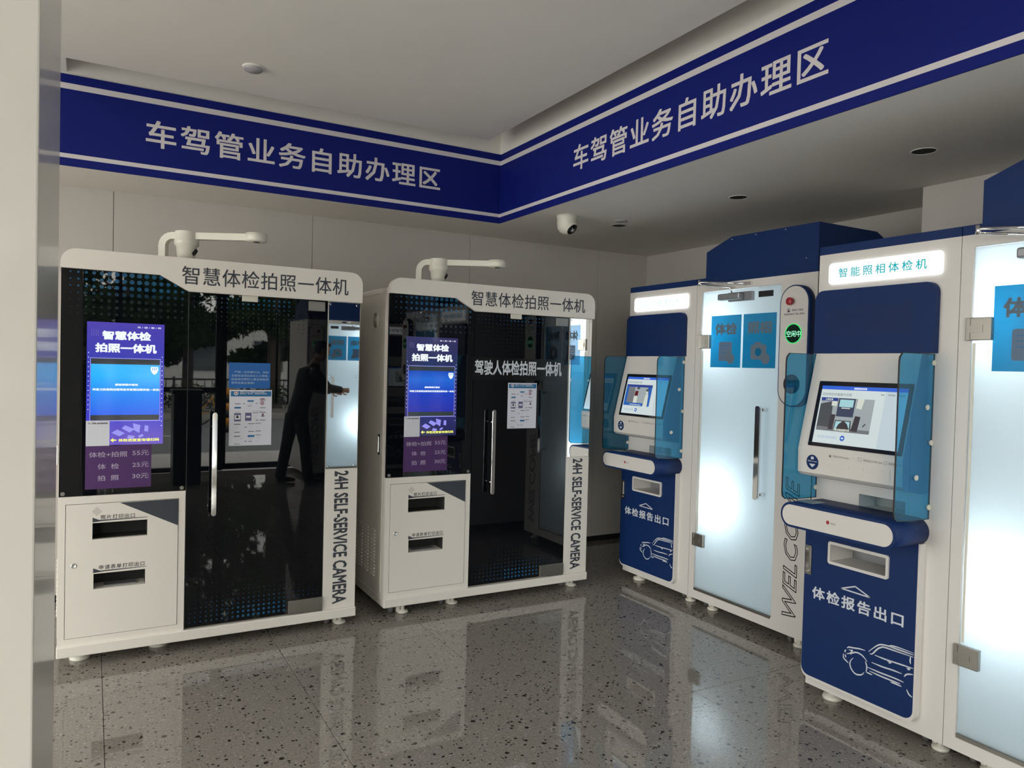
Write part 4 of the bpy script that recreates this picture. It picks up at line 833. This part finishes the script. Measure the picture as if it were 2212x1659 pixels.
t = empty('railing', (0, -14.2, 0), 0, 'long low metal railing across the road, seen in the dark reflection', 'railing')
MB().box(-14, 22, -.02, .02, .95, 1.0).box(-14, 22, -.02, .02, .25, .29).build('rail', M_frame, t)
for k in range(-7, 12): MB().box(k * 2 - .03, k * 2 + .03, -.03, .03, 0, 1.05).build('post', M_frame, t)
g = MB()
for k in range(-70, 110):
    if k % 10: g.box(k * .2 - .01, k * .2 + .01, -.008, .008, .29, .95)
g.build('balusters', M_frame, t)['kind'] = 'stuff'
def leaf_mesh(name, blobs, n, size, m):
    vs = []; fs = []
    for _ in range(n):
        c, r = random.choice(blobs); d = Vector((random.gauss(0, 1), random.gauss(0, 1), random.gauss(0, 1))).normalized() * random.random() ** .45
        p = Vector((c[0] + d.x * r[0], c[1] + d.y * r[1], c[2] + d.z * r[2]))
        a = Vector((random.gauss(0, 1), random.gauss(0, 1), random.gauss(0, 1))).normalized(); b = a.orthogonal().normalized(); s = size * random.uniform(.5, 1.2)
        i = len(vs); vs += [p - a * s, p + b * s * .45, p + a * s, p - b * s * .45]; fs.append((i, i + 1, i + 2, i + 3))
    return MB().add(vs, fs), m
t = empty('hedge', (0, -15.0, 0), 0, 'clipped green hedge running behind the railing, seen in the dark reflection', 'hedge')
lm, _ = leaf_mesh('h', [((x, 0, .42), (.9, .5, .42)) for x in range(-12, 20)], 9000, .07, leafm); lm.build('leaves', leafm, t)['kind'] = 'stuff'
def tree(x, y, h, r, label, ml, seed):
    random.seed(seed); t = empty('street_tree', (x, y, 0), 0, label, 'tree', 'street trees beyond the road')
    mb = MB(); mb.lathe((0, 0, 0), [(r * 1.3, -.02), (r, .4), (r * .85, h * .35), (r * .6, h * .6), (.02, h * .8)], 12)
    blobs = []
    for k in range(12):
        a = k * 2.4; z = h * (.26 + .05 * k); L = 1.55 - .06 * k; e = (math.cos(a) * L, math.sin(a) * L, z + .6)
        mb.tube([(0, 0, z - .3), (e[0] * .5, e[1] * .5, z + .35), e], r * .22, 7); blobs.append((e, (.95, .95, .7)))
    blobs.append(((0, 0, h * .85), (1.3, 1.3, 1.0)))
    for k in range(7): a = k * .9 + seed; blobs.append(((math.cos(a) * 1.0, math.sin(a) * .8, 1.6 + .25 * k), (.7, .6, .35)))
    mb.build('trunk', mat('bark', (.09, .075, .06), .9), t)
    lm, _ = leaf_mesh('l', blobs, 11000, .15, ml); lm.build('crown', ml, t)['kind'] = 'stuff'
for a in ((.9, -16.2, 7.5, .16, 'dark street tree, second from the left in the black glass reflection', leafm, 3), (5.2, -16.6, 8.2, .24, 'thick trunked street tree, third from the left in the black glass reflection', leafm, 4), (9.6, -16.2, 7.8, .18, 'yellow green street tree right of the thick trunked one', leafm2, 5), (-3.5, -16.4, 8.0, .18, 'leftmost street tree in the black glass reflection', leafm, 6), (3.1, -21.4, 9.5, .2, 'tall tree standing behind and between the front street trees', leafm, 9), (-1.6, -21.2, 9.0, .2, 'tall tree behind the leftmost street trees', leafm, 10), (7.6, -21.3, 9, .2, 'tall tree behind the thick trunked and yellow green trees', leafm, 12)): tree(*a)
t = empty('white_building', (2, -29.9, 0), 0, 'long white building behind the street trees, seen in reflection', 'building')
MB().box(-18, 20, -.1, 0, 0, 3.6).build('wall', mat('white render', (.8, .8, .8), .8), t); MB().box(-18.3, 20.3, -.1, .3, 3.6, 3.8).build('roof', M_alu, t)
for k in range(12): MB().box(-16 + k * 3, -14.6 + k * 3, 0, .04, 1.0, 2.5).build('window', mat('window glass dark', (.08, .1, .12), .1), t)
t = empty('bollard', (2.72, -9.6, -.12), 0, 'black and yellow striped bollard in the reflected road', 'bollard')
mb = MB()
for k in range(6): mb.cyl((0, 0, k * .17), .085, .17, 'z', 16, mi=k % 2)
mb.build('post', [M_black, mat('bollard yellow', (.62, .25, .02), .5)], t)
t = empty('bicycle', (2.35, -11.6, -.12), 0, 'bicycle parked on the reflected road beside the striped bollard', 'bicycle')
def torus(c, R, r, n=28, m=6):
    vs = []; fs = []
    for i in range(n):
        a = 2 * PI * i / n
        for j in range(m): b = 2 * PI * j / m; vs.append((c[0] + (R + r * math.cos(b)) * math.cos(a), c[1] + r * math.sin(b), c[2] + (R + r * math.cos(b)) * math.sin(a)))
    for i in range(n):
        for j in range(m): fs.append([i * m + j, ((i + 1) % n) * m + j, ((i + 1) % n) * m + (j + 1) % m, i * m + (j + 1) % m])
    return vs, fs
for x in (0, 1.02):
    w = MB(); w.add(*torus((x, 0, .33), .31, .02), 0, True)
    for i in range(10): a = PI * i / 10; w.tube([(x - .3 * math.cos(a), 0, .33 - .3 * math.sin(a)), (x + .3 * math.cos(a), 0, .33 + .3 * math.sin(a))], .002, 4)
    w.build('wheel', M_black, t)
MB().tube([(0, 0, .33), (.40, 0, .30), (.30, 0, .80)], .016).tube([(.40, 0, .30), (.85, 0, .72)], .016).tube([(.32, 0, .70), (.86, 0, .76)], .016).tube([(0, 0, .33), (.32, 0, .70)], .012).tube([(1.02, 0, .33), (.86, 0, .76), (.83, 0, .95)], .015).build('bicycle_frame', mat('bike yellow', (.7, .35, .03), .4), t)
MB().bbox(.18, .42, -.06, .06, .80, .85, .02).build('saddle', M_black, t); MB().tube([(.78, -.26, .98), (.84, 0, .96), (.78, .26, .98)], .012).build('handlebar', M_black, t)
